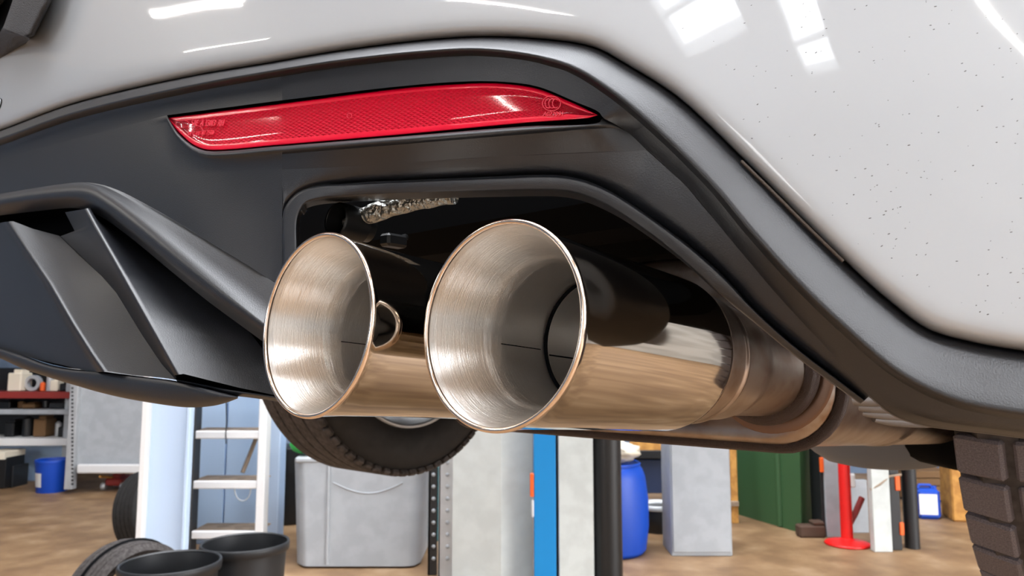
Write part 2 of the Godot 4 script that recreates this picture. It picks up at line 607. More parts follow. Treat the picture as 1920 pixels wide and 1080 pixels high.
func car() -> void:
	var c := thing("car", "white car raised above the floor, seen at its rear corner with twin polished exhaust tips", "car", Vector3(0.4, 0, -2.0))
	var B := [-200, 302, -60, 262, 0, 245, 133, 196, 347, 145, 500, 119, 640, 95, 800, 75, 900, 69, 1000, 72, 1112, 88, 1182, 125, 1272, 183, 1394, 298, 1480, 385, 1580, 485, 1660, 558, 1740, 617, 1816, 640, 1920, 658, 2060, 672]
	var R := [-200, 320, -60, 277, 0, 259, 133, 212, 350, 161, 500, 134, 640, 112, 800, 95, 900, 91, 1006, 104, 1075, 125, 1144, 167, 1219, 228, 1335, 341, 1415, 437, 1505, 536, 1590, 617, 1690, 700, 1790, 748, 1915, 773, 2060, 785]
	var Bp := spl(L3(B, 0.0), 6)
	var Rp := spl(L3(R, 0.012), 6)
	# painted bumper skin: the edge rolls inwards
	var rows := []
	var Tp := spl(L3([-330, -170, -160, -170, -60, -170, 60, -170, 250, -170, 400, -170, 560, -170, 740, -170, 860, -170, 1000, -170, 1130, -170, 1240, -170, 1370, -170, 1540, -170, 1650, -170, 1770, -150, 1880, -100, 2000, 0, 2090, 150, 2160, 330, 2200, 560], 0.0), 6)
	for d in [-1.0, 0.0, 2.0, 5.0, 9.0, 14.0, 22.0, 34.0, 50.0, 70.0, 95.0, 125.0, 155.0, 190.0, 225.0, 260.0, 300.0, 350.0, 410.0, 480.0, 560.0, 650.0, 760.0]:
		var row := []
		for i in Bp.size():
			var full: float = Vector2(Tp[i].x - Bp[i].x, Tp[i].y - Bp[i].y).length()
			var p: Vector3 = Bp[i].lerp(Tp[i], minf(maxf(d, 0.0) / full, 1.0) if d < 760 else 1.0)
			p.z = 0.006 - 0.012 * exp(-d / 9.0) if d >= 0 else -0.03
			row.append(p)
		rows.append(row)
	var m := MB.new()
	m.toward(skins(rows), EYE)
	var cover := put(m.done(), "bumper_cover", M.paint, c)
	cover.set_meta("label", "glossy white painted bumper skin")
	# parking sensor and specks of dirt
	var f := face(Vector3(-2, 197, 0.0062))
	m = MB.new()
	m.lathe([Vector2(0.0002, 0.0075), Vector2(0.0016, 0.0074), Vector2(0.002, 0.0066), Vector2(0.002, 0.0001)], f, 32)
	put(m.done(), "parking_sensor", M.paint, cover)
	m = MB.new()
	m.lathe([Vector2(-0.001, 0.0079), Vector2(0.0011, 0.0081), Vector2(0.0011, 0.0076), Vector2(-0.001, 0.0074)], f, 32)
	put(m.done(), "sensor_seal", M.dark, cover)
	var dot := SphereMesh.new()
	dot.radius = 0.5
	dot.height = 1.0
	dot.radial_segments = 8
	dot.rings = 4
	var mm := MultiMesh.new()
	mm.transform_format = MultiMesh.TRANSFORM_3D
	mm.mesh = dot
	var spots := []
	while spots.size() < 190:
		var x := 1250.0 + 690.0 * pow(rng.randf(), 0.6)
		var y := rng.randf() * 620.0
		if y < yat(B, x) - 45.0:
			spots.append(Vector2(x, y))
	mm.instance_count = spots.size()
	for i in spots.size():
		var t := face(Vector3(spots[i].x, spots[i].y, 0.006))
		var s := rng.randf_range(0.00025, 0.0006)
		t.basis = t.basis * Basis(Vector3(0, 0, 1), rng.randf() * 0.8) * Basis.from_scale(Vector3(s * rng.randf_range(1.0, 2.4), s * 0.8, s * 0.35))
		mm.set_instance_transform(i, c.transform.affine_inverse() * t)
	var mi := MultiMeshInstance3D.new()
	mi.name = "dirt_speck"
	mi.multimesh = mm
	mi.material_override = mat(Color(0.3, 0.29, 0.28), 0.6)
	mi.set_meta("kind", "stuff")
	c.add_child(mi, true)
	# satin black surround
	var inner := []
	for i in Rp.size():
		var dir := Vector2(Rp[i].x - Bp[i].x, Rp[i].y - Bp[i].y).normalized()
		inner.append(Vector3(Rp[i].x + dir.x * 14.0, Rp[i].y + dir.y * 14.0, 0.004))
	var mids := []
	for i in Rp.size():
		mids.append(Rp[i].lerp(inner[i], 0.35) + Vector3(0, 0, 0.0022))
	m = MB.new()
	m.toward(skins([mixr(Bp, Rp, -0.05, -0.024), mixr(Bp, Rp, 0.0, -0.018), mixr(Bp, Rp, 0.07, -0.002), mixr(Bp, Rp, 0.2, 0.0025), mixr(Bp, Rp, 0.45, 0.0055), mixr(Bp, Rp, 0.75, 0.0095), mixr(Bp, Rp, 0.93, 0.0118), Rp, mids, inner]), EYE)
	var trim := put(m.done(), "bumper_surround", M.plastic, c)
	trim.set_meta("label", "satin black plastic surround")
	# edge seal strip in the gap on the slope
	var strip := []
	for q in rs(L3([1394, 299, 1440, 344, 1520, 424, 1585, 487], 0.002), 12):
		strip.append(skin(q + Vector3(-4, 3, 0)))
	m = MB.new()
	m.tube(strip, 0.0008, 8)
	put(m.done(), "edge_seal", mat(Color(0.27, 0.23, 0.2), 0.6), trim)
	# face below the ridge on the slope and along the sill
	var k0 := 12 * 6
	var Ed := spl(L3([1180, 250, 1290, 353, 1365, 443, 1455, 550, 1545, 648, 1632, 744, 1693, 787, 1870, 815, 2060, 838], -0.008), 6)
	for i in Ed.size():
		if i > 5 * 6:
			Ed[i].z = lerpf(-0.008, -0.022, clampf((i - 30) / 8.0, 0, 1))
	var top := inner.slice(k0)
	m = MB.new()
	m.toward(skins([top, mixr(top, Ed, 0.3, 0.001), mixr(top, Ed, 0.7, -0.0035), mixr(top, Ed, 0.93), Ed, Ed, setz(Ed, -0.05, -2, 1)]), EYE)
	put(m.done(), "surround_flank", M.plastic, c)
	# main valance, left part: columns at x
	var xs := []
	for x in range(-200, 301, 12):
		xs.append(float(x))
	xs.append_array([305.0, 313.0, 314.5, 317.0, 320.0, 325.0, 332.0, 340.0, 350.0, 361.0, 373.0, 386.0, 400.0, 412.0, 424.0, 436.0, 448.0, 460.0, 472.0, 484.0, 496.0, 508.0, 518.0, 529.0])
	var T := [313, 216, 514, 190, 749, 162, 866, 153, 936, 153, 1007, 162, 1077, 190, 1124, 211, 1131, 221]
	var U := [313, 216, 332, 247, 364, 275, 397, 284, 514, 275, 749, 256, 983, 237, 1124, 229, 1131, 221]
	var F1 := [-200, 398, -60, 372, 0, 363, 60, 353, 145, 342, 185, 345, 225, 358, 290, 392, 355, 430, 420, 470, 480, 507, 529, 540]
	var up := [[], [], []]
	var lo := [[], [], [], [], [], [], []]
	for x in xs:
		var top_y: float = yat(R, x) + 13.5
		var ty: float = yat(T, x) if x > 313 else 216.0 + (313.0 - x) * 0.26
		var uy: float = yat(U, x) if x > 313 else ty
		var k := smoothstep(295.0, 335.0, x)
		var my: float = lerpf(uy + 35.0, yat([313, 330, 529, 318], x), k)
		var fy: float = yat(F1, x)
		up[0].append(Vector3(x, top_y, 0.004))
		up[1].append(Vector3(x, lerpf(top_y, ty, 0.4), 0.0005))
		up[2].append(Vector3(x, ty, 0.0))
		lo[0].append(Vector3(x, uy, 0.001 * k))
		lo[1].append(Vector3(x, uy + 4.0, 0.0045 * k))
		lo[2].append(Vector3(x, uy + 10.0, 0.004 * k))
		lo[3].append(Vector3(x, uy + 15.0, 0.0 * k))
		lo[4].append(Vector3(x, my, -0.004 * smoothstep(330.0, 470.0, x)))
		lo[5].append(Vector3(x, lerpf(my, fy, 0.5), -0.006 * smoothstep(340.0, 490.0, x)))
		lo[6].append(Vector3(x, fy, -0.006 * smoothstep(480.0, 529.0, x)))
	m = MB.new()
	m.toward(skins(up), EYE)
	m.toward(skins(lo), EYE)
	# right part, above and below the reflector pocket
	var n := 90
	var top_r := []
	var seen := inner.slice(0, k0 + 1)
	for q in seen:
		if q.x > 529:
			top_r.append(q)
	top_r.push_front(Vector3(529, yat(R, 529) + 13.5, 0.004))
	var Tr := L3([529, 188, 749, 162, 866, 153, 936, 153, 1007, 162, 1077, 190, 1124, 211, 1131, 221, 1150, 231, 1180, 250], 0.0)
	Tr[8].z = -0.003
	Tr[9].z = -0.008
	var ta := rs(top_r, n, false)
	var tb := rs(Tr, n)
	m.toward(skins([ta, mixr(ta, tb, 0.35), mixr(ta, tb, 0.7), tb]), EYE)
	var l0 := rs(L3([529, 274, 749, 256, 983, 237, 1124, 229, 1131, 221, 1150, 231, 1180, 250], 0.001), n)
	var l1 := rs(L3([529, 278, 749, 260, 983, 241, 1124, 233, 1152, 233, 1176, 247], 0.0045), n)
	var l2 := rs(L3([529, 284, 749, 266, 983, 247, 1124, 237, 1155, 237, 1178, 248], 0.004), n)
	var l3 := rs(L3([529, 289, 749, 271, 983, 252, 1124, 241, 1158, 241, 1181, 250], 0.0), n)
	var l4 := rs(L3([529, 318, 693, 310, 907, 295, 1121, 285, 1213, 282], -0.009), n)
	for i in n:
		l4[i].z *= lerpf(0.44, 1.0, smoothstep(529.0, 720.0, l4[i].x))
	for i in n:
		var w := smoothstep(1100.0, 1180.0, l0[i].x)
		for l in [l0, l1, l2, l3]:
			l[i].z = lerpf(l[i].z, -0.008, w)
	m.toward(skins([l0, l1, l2, l3]), EYE)
	m.toward(skins([l3, mixr(l3, l4, 0.4), l4]), EYE)
	var valance := put(m.done(), "valance", M.plastic, c)
	valance.set_meta("label", "satin black lower valance")
	# recessed panel round the exhaust cutout
	var O := L3([529, 318, 545, 317, 575, 316, 620, 314, 700, 309, 822, 301, 940, 293, 1014, 290, 1060, 288, 1110, 286, 1160, 284, 1213, 282, 1283, 345, 1357, 433, 1400, 484, 1458, 553, 1530, 631, 1629, 743], -0.009)
	var I := L3([529, 411, 535, 387, 557, 362, 587, 350, 651, 344, 822, 336, 940, 331, 1014, 328, 1057, 330, 1099, 339, 1142, 357, 1185, 383, 1255, 432, 1300, 466, 1355, 515, 1413, 579, 1483, 643, 1622, 750], -0.02)
	var Op := lin(O, 6)
	var Ip := spl(I, 6)
	m = MB.new()
	var rec := [Op, mixr(Op, Ip, 0.35, -0.0115), mixr(Op, Ip, 0.7, -0.0148), mixr(Op, Ip, 0.88, -0.018), mixr(Op, Ip, 1.0, -0.0235)]
	for r in rec:
		for i in r.size():
			r[i].z *= lerpf(0.42, 1.0, smoothstep(529.0, 720.0, r[i].x))
	m.toward(skins(rec), EYE)
	put(m.done(), "recess_panel", M.plastic, c)
	I.push_front(Vector3(529, 470, -0.02))
	I.push_front(Vector3(529, 560, -0.02))
	var C1 := spl(I, 6)
	var C2 := spl(L3([556, 560, 556, 470, 556, 415, 562, 395, 573, 381, 592, 374, 651, 368, 822, 361, 940, 358, 1010, 357, 1050, 358, 1085, 364, 1121, 377, 1163, 400, 1240, 455, 1289, 496, 1351, 553, 1418, 607, 1487, 664, 1613, 757], -0.015), 6)
	var C3 := []
	for i in C2.size():
		var w := 1.0 - smoothstep(12.0 * 6, 16.0 * 6, float(i))
		C3.append(Vector3(C2[i].x + (6.0 if i < 24 else 1.0) * w, C2[i].y + (10.0 if i > 18 else 0.0) * w + 1.0, -0.06))
	m = MB.new()
	rec = [setz(C1, -0.026), mixr(C1, C2, 0.05, -0.0165), mixr(C1, C2, 0.12, -0.0132), mixr(C1, C2, 0.22, -0.0125), mixr(C1, C2, 0.85, -0.0145), mixr(C1, C2, 0.97, -0.0165), mixr(C1, C2, 1.02, -0.02)]
	for r in rec:
		for i in r.size():
			r[i].z *= lerpf(0.25, 1.0, smoothstep(529.0, 720.0, r[i].x))
	m.toward(skins(rec + [mixr(C2, C3, 0.3, -0.03), C3]), EYE)
	put(m.done(), "cutout_rim", M.plastic, c).set_meta("label", "raised rim round the exhaust cutout")
	reflector(c, T, U)
	diffuser(c, F1)
	corner_block(c)
	exhaust(c)
	underside(c)

func face(p: Vector3) -> Transform3D:              # a frame on the skin: x along it, y up it, z out of it
	var o := skin(p)
	var x := (skin(p + Vector3(4, 0, 0)) - o).normalized()
	var y := (skin(p + Vector3(0, -4, 0)) - o).normalized()
	var z := x.cross(y).normalized()
	return Transform3D(Basis(x, z.cross(x), z), o)

func reflector(c: Node3D, T: Array, U: Array) -> void:
	var n := 110
	var outline := rs(L3(T, 0.0), n)
	var under := rs(L3(U, 0.0), n)
	# pocket walls
	var m := MB.new()
	m.toward(skins([outline, setz(outline, -0.014, 0, -1)]), EYE)
	m.toward(skins([under, setz(under, -0.014, 0, 1)]), EYE)
	m.toward(skins([setz(outline, -0.0135, 0, -1), setz(under, -0.0135, 0, 1)]), EYE)
	put(m.done(), "reflector_pocket", M.dark, c)
	# the lens stands a little inside the pocket
	var a := []
	var b := []
	var xs := []
	for i in n:
		var t := float(i) / (n - 1)
		t = lerpf(t, t * t * (3 - 2 * t), 0.6)
		xs.append(lerpf(315.5, 1121.0, t))
	for x in xs:
		var ty := yat([315, 221, 514, 196, 749, 166, 866, 157, 936, 156, 1007, 166, 1077, 194, 1110, 210, 1121, 216], x)
		var uy := yat([315, 221, 334, 247, 366, 274, 399, 282, 514, 273, 749, 253, 983, 231, 1100, 222, 1121, 216], x)
		a.append(Vector3(x, ty, -0.004))
		b.append(Vector3(x, maxf(uy, ty + 0.1), -0.002))
	m = MB.new()
	var rim_a := []
	var rim_b := []
	for i in n:
		var h: float = b[i].y - a[i].y
		rim_a.append(Vector3(a[i].x, a[i].y + minf(9.0, h * 0.3), -0.0028))
		rim_b.append(Vector3(b[i].x, b[i].y - minf(11.0, h * 0.3), -0.0014))
	m.toward(skins([setz(a, -0.012), mixr(a, a, 0.0), mixr(a, rim_a, 0.25, -0.0028), rim_a]), EYE)
	m.toward(skins([rim_b, mixr(rim_b, b, 0.8, -0.0008), b, setz(b, -0.012)]), EYE)
	var lens := put(m.done(), "reflector", M.lens, c)
	lens.set_meta("label", "long red reflector lens")
	m = MB.new()
	var rows := []
	for k in 9:
		rows.append(mixr(rim_a, rim_b, k / 8.0))
	for k in range(1, 8):
		for i in n:
			rows[k][i].z = lerpf(-0.0032, -0.0018, k / 8.0)
	m.toward(skins(rows), EYE)
	put(m.done(), "prism_lattice", M.lattice, lens)
	# moulded marks
	for w in [["SAE  A  I3N3  RH", 359, 231, 9.5, 1.0], ["IA", 353, 251, 7, 0.8], ["11", 368, 250.5, 7, 0.8], ["02 7560", 379, 249, 7, 0.8], ["A023091", 1019, 214, 4.5, 0.6]]:
		lettering(w[0], w[1], w[2], w[3], lens)
	for q in [[371, 248, 9.5, 12.0], [1034, 194, 17.0, 14.0], [655, 217, 4.5, 4.5], [342, 232, 12.5, 7.0]]:
		ring_mark(q[0], q[1], q[2], q[3], lens, 0.0, TAU)
	for x in [1028.0, 1035.0, 1042.0]:
		ring_mark(x, 194, 6.0, 8.5, lens, 0.9, TAU - 0.9)

func lettering(s: String, px: float, py: float, high: float, parent: Node3D) -> void:
	var t := TextMesh.new()
	var font := SystemFont.new()
	font.font_names = PackedStringArray(["Droid Sans"])
	t.font = font
	t.text = s
	t.font_size = 32
	t.depth = 0.0008
	t.horizontal_alignment = HORIZONTAL_ALIGNMENT_LEFT
	var f := face(Vector3(px, py, -0.0010))
	var scale := f.origin.distance_to(skin(Vector3(px, py - high, -0.001)))
	t.pixel_size = scale / 24.0
	var o := MeshInstance3D.new()
	o.name = "moulded_lettering"
	o.mesh = t
	o.material_override = M.mark
	parent.add_child(o, true)
	o.global_transform = f

func ring_mark(px: float, py: float, rx: float, ry: float, parent: Node3D, a0: float, a1: float) -> void:
	var pts := []
	for i in 25:
		var a := lerpf(a0, a1, i / 24.0)
		pts.append(skin(Vector3(px + rx * cos(a), py + ry * sin(a), -0.0010)))
	var m := MB.new()
	m.tube(pts, 0.00024, 6)
	put(m.done(), "moulded_ring", M.mark, parent)

func diffuser(c: Node3D, F1: Array) -> void:
	var fa := spl(L3(F1, 0.0), 6)
	var h1 := spl(L3([-200, 402, -60, 376, 0, 366, 60, 356, 145, 345, 178, 349, 212, 368, 260, 404, 330, 462, 400, 520, 480, 585, 529, 622], 0.012), 6)
	var h2 := spl(L3([-200, 417, -60, 393, 0, 384, 60, 376, 135, 371, 160, 374, 195, 394, 245, 432, 325, 497, 397, 553, 480, 611, 529, 648], 0.014), 6)
	var h3 := spl(L3([-200, 434, -60, 412, 0, 404, 60, 397, 135, 390, 158, 393, 192, 408, 240, 442, 320, 508, 390, 565, 484, 634, 529, 668], 0.002), 6)
	var m := MB.new()
	m.toward(skins([setz(fa, -0.004), setz(fa, -0.002, 0, 0.5), mixr(fa, h1, 0.5, 0.003), mixr(fa, h1, 0.95, 0.0105), mixr(h1, h2, 0.3, 0.0155), mixr(h1, h2, 0.7, 0.0165), h2, mixr(h2, h3, 0.25, 0.0115), h3, h3, setz(h3, -0.05, 2, -6)]), EYE)
	var d := put(m.done(), "diffuser", M.plastic, c)
	d.set_meta("label", "ribbed black rear diffuser")
	var K1 := lin(L3([13, 416, 44, 464, 89, 531, 133, 607, 169, 664, 192, 697], 0.024), 4)
	var B2 := lin(L3([111, 442, 150, 480, 191, 518, 218, 549, 267, 629, 329, 711], -0.004), 4)
	var A0 := lin(L3([-200, 418, -200, 480, -200, 530, -200, 575, -200, 600, -200, 616], 0.0), 4)
	m = MB.new()
	m.toward(skins([A0, setz(mixr(A0, K1, 0.5), 0.0), setz(K1, 0.008, -13, 2), setz(K1, 0.021, -3, 0), setz(K1, 0.024, 1, 0), setz(K1, 0.023, 6, -1), setz(K1, 0.0195, 12, -1), mixr(K1, B2, 0.5, 0.008), B2]), EYE)
	put(m.done(), "diffuser_fin", M.plastic, d)
	var K2a := L3([158, 392, 172, 418, 178, 429, 214, 492, 231, 522, 276, 602, 311, 664, 333, 703], 0.024)
	var fl := lin(L3([122, 398, 140, 433, 113, 443, 191, 518, 218, 549, 267, 629, 302, 682, 329, 711], -0.004), 4)
	var K2 := lin(K2a, 4)
	var rt := lin(L3([166, 390, 205, 415, 240, 440, 330, 512, 390, 560, 470, 625, 520, 690, 560, 750], -0.034), 4)
	m = MB.new()
	m.toward(skins([fl, mixr(fl, K2, 0.5, 0.008), setz(K2, 0.019, -6, 1), setz(K2, 0.0235, -1, 0), setz(K2, 0.0235, 4, -1), setz(K2, 0.019, 11, -2), mixr(K2, rt, 0.5, -0.008), rt]), EYE)
	put(m.done(), "diffuser_fin", M.plastic, d)
	# dark back of the ribs
	m = MB.new()
	var backs := setz(h3, -0.05, 0, -20)
	var J := spl(L3([-200, 614, -60, 642, 0, 655, 40, 668, 70, 679, 130, 694, 187, 698, 249, 707, 329, 716, 425, 739, 480, 745, 560, 755], 0.012), 6)
	m.toward(skins([backs, setz(J, -0.05, 0, -4)]), EYE)
	put(m.done(), "diffuser_back", M.dark, d)
	# lower lip
	var Q := spl(L3([-200, 622, -60, 655, 0, 672, 40, 690, 90, 707, 132, 720, 212, 742, 300, 758, 355, 764, 400, 761, 425, 755, 446, 747], -0.012), 6)
	var J2 := spl(L3([-200, 614, -60, 642, 0, 655, 40, 668, 90, 686, 130, 694, 187, 699, 249, 707, 329, 717, 385, 730, 425, 740, 446, 745], 0.012), 6)
	m = MB.new()
	m.toward(skins([setz(J2, -0.02, 0, -3), setz(J2, 0.008, 0, -1), J2, mixr(J2, Q, 0.3, 0.0125), mixr(J2, Q, 0.7, 0.0115), mixr(J2, Q, 0.93, 0.009), setz(Q, 0.006), setz(Q, -0.06, 0, -1)]), EYE)
	put(m.done(), "diffuser_lip", M.plastic, d)
	var s1 := spl(L3([329, 711, 380, 720, 425, 730, 480, 738, 560, 750], 0.0), 6)
	var s2 := spl(L3([335, 718, 380, 729, 425, 740, 480, 747, 560, 759], -0.006), 6)
	m = MB.new()
	m.toward(skins([setz(s1, -0.03), setz(s1, -0.001), mixr(s1, s2, 0.3, 0.001), mixr(s1, s2, 0.8, -0.003), s2, setz(s2, -0.06)]), EYE)
	put(m.done(), "diffuser_edge", M.plastic, d)

func corner_block(c: Node3D) -> void:
	# grainy black number plate surround, at the picture's top left
	var m := MB.new()
	var a := lin(L3([110, -60, 95, 0, 62, 66, 52, 70], 0.03), 5)
	var b := lin(L3([42, -60, 24, 0, 8, 46, 5, 53], 0.034), 5)
	m.toward(skins([setz(a, -0.005, 4, 2), setz(a, 0.022, 1, 0), mixr(a, b, 0.04, 0.0295), mixr(a, b, 0.2), mixr(a, b, 0.8), mixr(a, b, 0.97, 0.031), setz(b, 0.02)]), EYE)
	var p := put(m.done(), "plate_surround", M.grainy, c)
	p.set_meta("label", "grainy black number plate surround")
	m = MB.new()
	var e := lin(L3([5, 52, 30, 62, 56, 72], 0.031), 5)
	var g := lin(L3([-40, 128, 0, 112, 50, 80], 0.004), 5)
	m.toward(skins([e, mixr(e, g, 0.08, 0.03), mixr(e, g, 0.5, 0.018), mixr(e, g, 0.93), g, setz(g, -0.005, 2, 3)]), EYE)
	put(m.done(), "plate_surround_underside", M.grainy, c)
	m = MB.new()
	var u := lin(L3([20, -60, 8, 0, -40, 60], 0.03), 5)
	var w := lin(L3([-220, -60, -220, 0, -220, 60], 0.03), 5)
	m.toward(skins([setz(u, -0.005, 4, 0), setz(u, 0.022), mixr(u, w, 0.08, 0.03), w]), EYE)
	put(m.done(), "plate_frame", M.grainy, c)
	m = MB.new()
	var x := lin(L3([70, -60, -10, 130], 0.007), 5)
	var z := lin(L3([-220, -60, -220, 130], 0.007), 5)
	m.toward(skins([x, z]), EYE)
	put(m.done(), "plate_recess", M.dark, c)

func exhaust(c: Node3D) -> void:
	var ends := [tip_frame(930, 607, 0.36), tip_frame(587, 607, 0.413)]
	for k in 2:
		var f: Transform3D = ends[k]
		var R := 0.0527
		# outer shell
		var m := MB.new()
		m.lathe([Vector2(0.0016, R + 0.0002), Vector2(0.006, R - 0.0008), Vector2(0.02, R - 0.0016), Vector2(0.05, R - 0.002), Vector2(0.09, R - 0.002), Vector2(0.13, R - 0.002), Vector2(0.157, R - 0.002), Vector2(0.162, R - 0.0028), Vector2(0.164, R - 0.0045), Vector2(0.164, R - 0.012)], f, 96)
		var tip := put(m.done(), "exhaust_tip", M.polished, c)
		tip.set_meta("label", "large polished steel exhaust tip, the outer of the pair" if k == 0 else "polished steel exhaust tip, the inner of the pair")
		# rolled lip
		m = MB.new()
		var lip := []
		for i in 13:
			var a := lerpf(-0.25 * PI, 1.25 * PI, i / 12.0)
			lip.append(Vector2(0.0014 - 0.0016 * sin(a), R - 0.001 + 0.0014 * -cos(a)))
		m.lathe(lip, f, 96)
		put(m.done(), "rolled_lip", M.lip, tip)
		# brushed funnel, liner and inner pipe
		m = MB.new()
		m.lathe([Vector2(0.088, 0.0392), Vector2(0.07, 0.0393), Vector2(0.048, 0.0395), Vector2(0.04, 0.04), Vector2(0.035, 0.041), Vector2(0.02, 0.0457), Vector2(0.006, 0.0502), Vector2(0.001, R - 0.0016)], f, 96)
		put(m.done(), "brushed_funnel", M.brushed, tip)
		m = MB.new()
		m.lathe([Vector2(0.088, 0.0368), Vector2(0.0868, 0.0374), Vector2(0.0866, 0.0386), Vector2(0.088, 0.0394)], f, 96)
		put(m.done(), "liner_edge", M.dark, tip)
		m = MB.new()
		m.lathe([Vector2(0.24, 0.0001), Vector2(0.24, 0.035), Vector2(0.12, 0.0358), Vector2(0.12, 0.0364), Vector2(0.118, 0.0368), Vector2(0.088, 0.0369)], f, 72)
		put(m.done(), "inner_pipe", M.brushed, tip)
		m = MB.new()
		m.box(f * Vector3(0.0361, -0.0075, 0.104), Vector3(0.0012, 0.0008, 0.03), 0.0002, f.basis)
		m.box(f * Vector3(0.0391, -0.0045, 0.066), Vector3(0.0008, 0.0005, 0.036), 0.0001, f.basis)
		put(m.done(), "seam", M.dark, tip)
		# collar, neck and weld towards the silencer
		m = MB.new()
		m.lathe([Vector2(0.162, 0.0462), Vector2(0.175, 0.0458), Vector2(0.192, 0.0445), Vector2(0.194, 0.0452), Vector2(0.1965, 0.0456), Vector2(0.199, 0.0452), Vector2(0.2, 0.0437), Vector2(0.2, 0.0432), Vector2(0.235, 0.042), Vector2(0.245, 0.0405), Vector2(0.255, 0.0385), Vector2(0.3, 0.0378), Vector2(0.345, 0.0375)], f, 72)
		put(m.done(), "exhaust_neck", M.pipe, tip)
		m = MB.new()
		var bead := []
		for i in 9:
			var a := PI * i / 8.0
			bead.append(Vector2(0.33 - 0.011 * cos(a), 0.0365 + 0.0085 * sin(a)))
		m.lathe(bead, f, 72)
		put(m.done(), "weld_bead", M.weld, tip)
	# silencer: a rounded box lying across the car
	var f0: Transform3D = ends[0]
	var outline := []
	var rc := 0.05
	for q in [[-0.005, -0.012, 0], [-0.005, 0.06, 1], [0.35, 0.06, 2], [0.35, -0.012, 3]]:   # x runs to the car's left here
		for i in 9:
			var a: float = -PI / 2 + PI / 2 * i / 8.0 - PI / 2 * q[2] - PI / 2 * 0.0
			outline.append(Vector2(q[0], q[1]) + Vector2(cos(a + PI * 1.0 + PI / 2 * 0.0), sin(a)) * 0.0)
	outline = rounded(-0.055, 0.4, -0.062, 0.11, rc)
	var m := MB.new()
	var rows := []
	for q in [[0.36, 1.0], [0.42, 1.0], [0.5, 1.0], [0.61, 1.0], [0.615, 1.012], [0.63, 1.012], [0.635, 1.0], [0.78, 1.0], [0.9, 1.0], [0.93, 0.95], [0.94, 0.9]]:
		rows.append(around(f0, outline, q[0], q[1]))
	m.grid(rows, 1.0, true)
	var box := put(m.done(), "silencer", M.pipe, c)
	box.set_meta("label", "rounded steel rear silencer with a seamed end plate")
	m = MB.new()
	rows = []
	for q in [[0.352, 0.02], [0.348, 0.5], [0.345, 0.8], [0.3435, 0.92], [0.347, 0.97], [0.352, 0.985]]:
		rows.append(around(f0, outline, q[0], q[1]))
	m.grid(rows, 1.0, true)
	put(m.done(), "end_plate", M.pipe, box)
	m = MB.new()
	m.tube(Array(around(f0, outline, 0.354, 1.0)).slice(0, outline.size()), 0.0052, 10, true)
	put(m.done(), "seam_roll", M.weld, box)
	for k in 2:
		m = MB.new()
		m.lathe([Vector2(0.3418, 0.042), Vector2(0.3422, 0.05), Vector2(0.3445, 0.052)], ends[k], 48)
		put(m.done(), "heat_tint", M.tint, box)

func rounded(x0: float, x1: float, y0: float, y1: float, r: float) -> Array:
	var out := []
	for q in [[x1 - r, y1 - r, 0.0], [x0 + r, y1 - r, 0.5], [x0 + r, y0 + r, 1.0], [x1 - r, y0 + r, 1.5]]:
		for i in 9:
			var a: float = PI * q[2] + PI / 2 * i / 8.0
			out.append(Vector2(q[0] + r * cos(a), q[1] + r * sin(a)))
	return out

func around(f: Transform3D, outline: Array, s: float, k: float) -> PackedVector3Array:
	var c := Vector2(0.17, 0.02)
	var r := PackedVector3Array()
	for i in outline.size() + 1:
		var q: Vector2 = c + (outline[i % outline.size()] - c) * k
		r.append(f * Vector3(q.x, q.y, s))
	return r

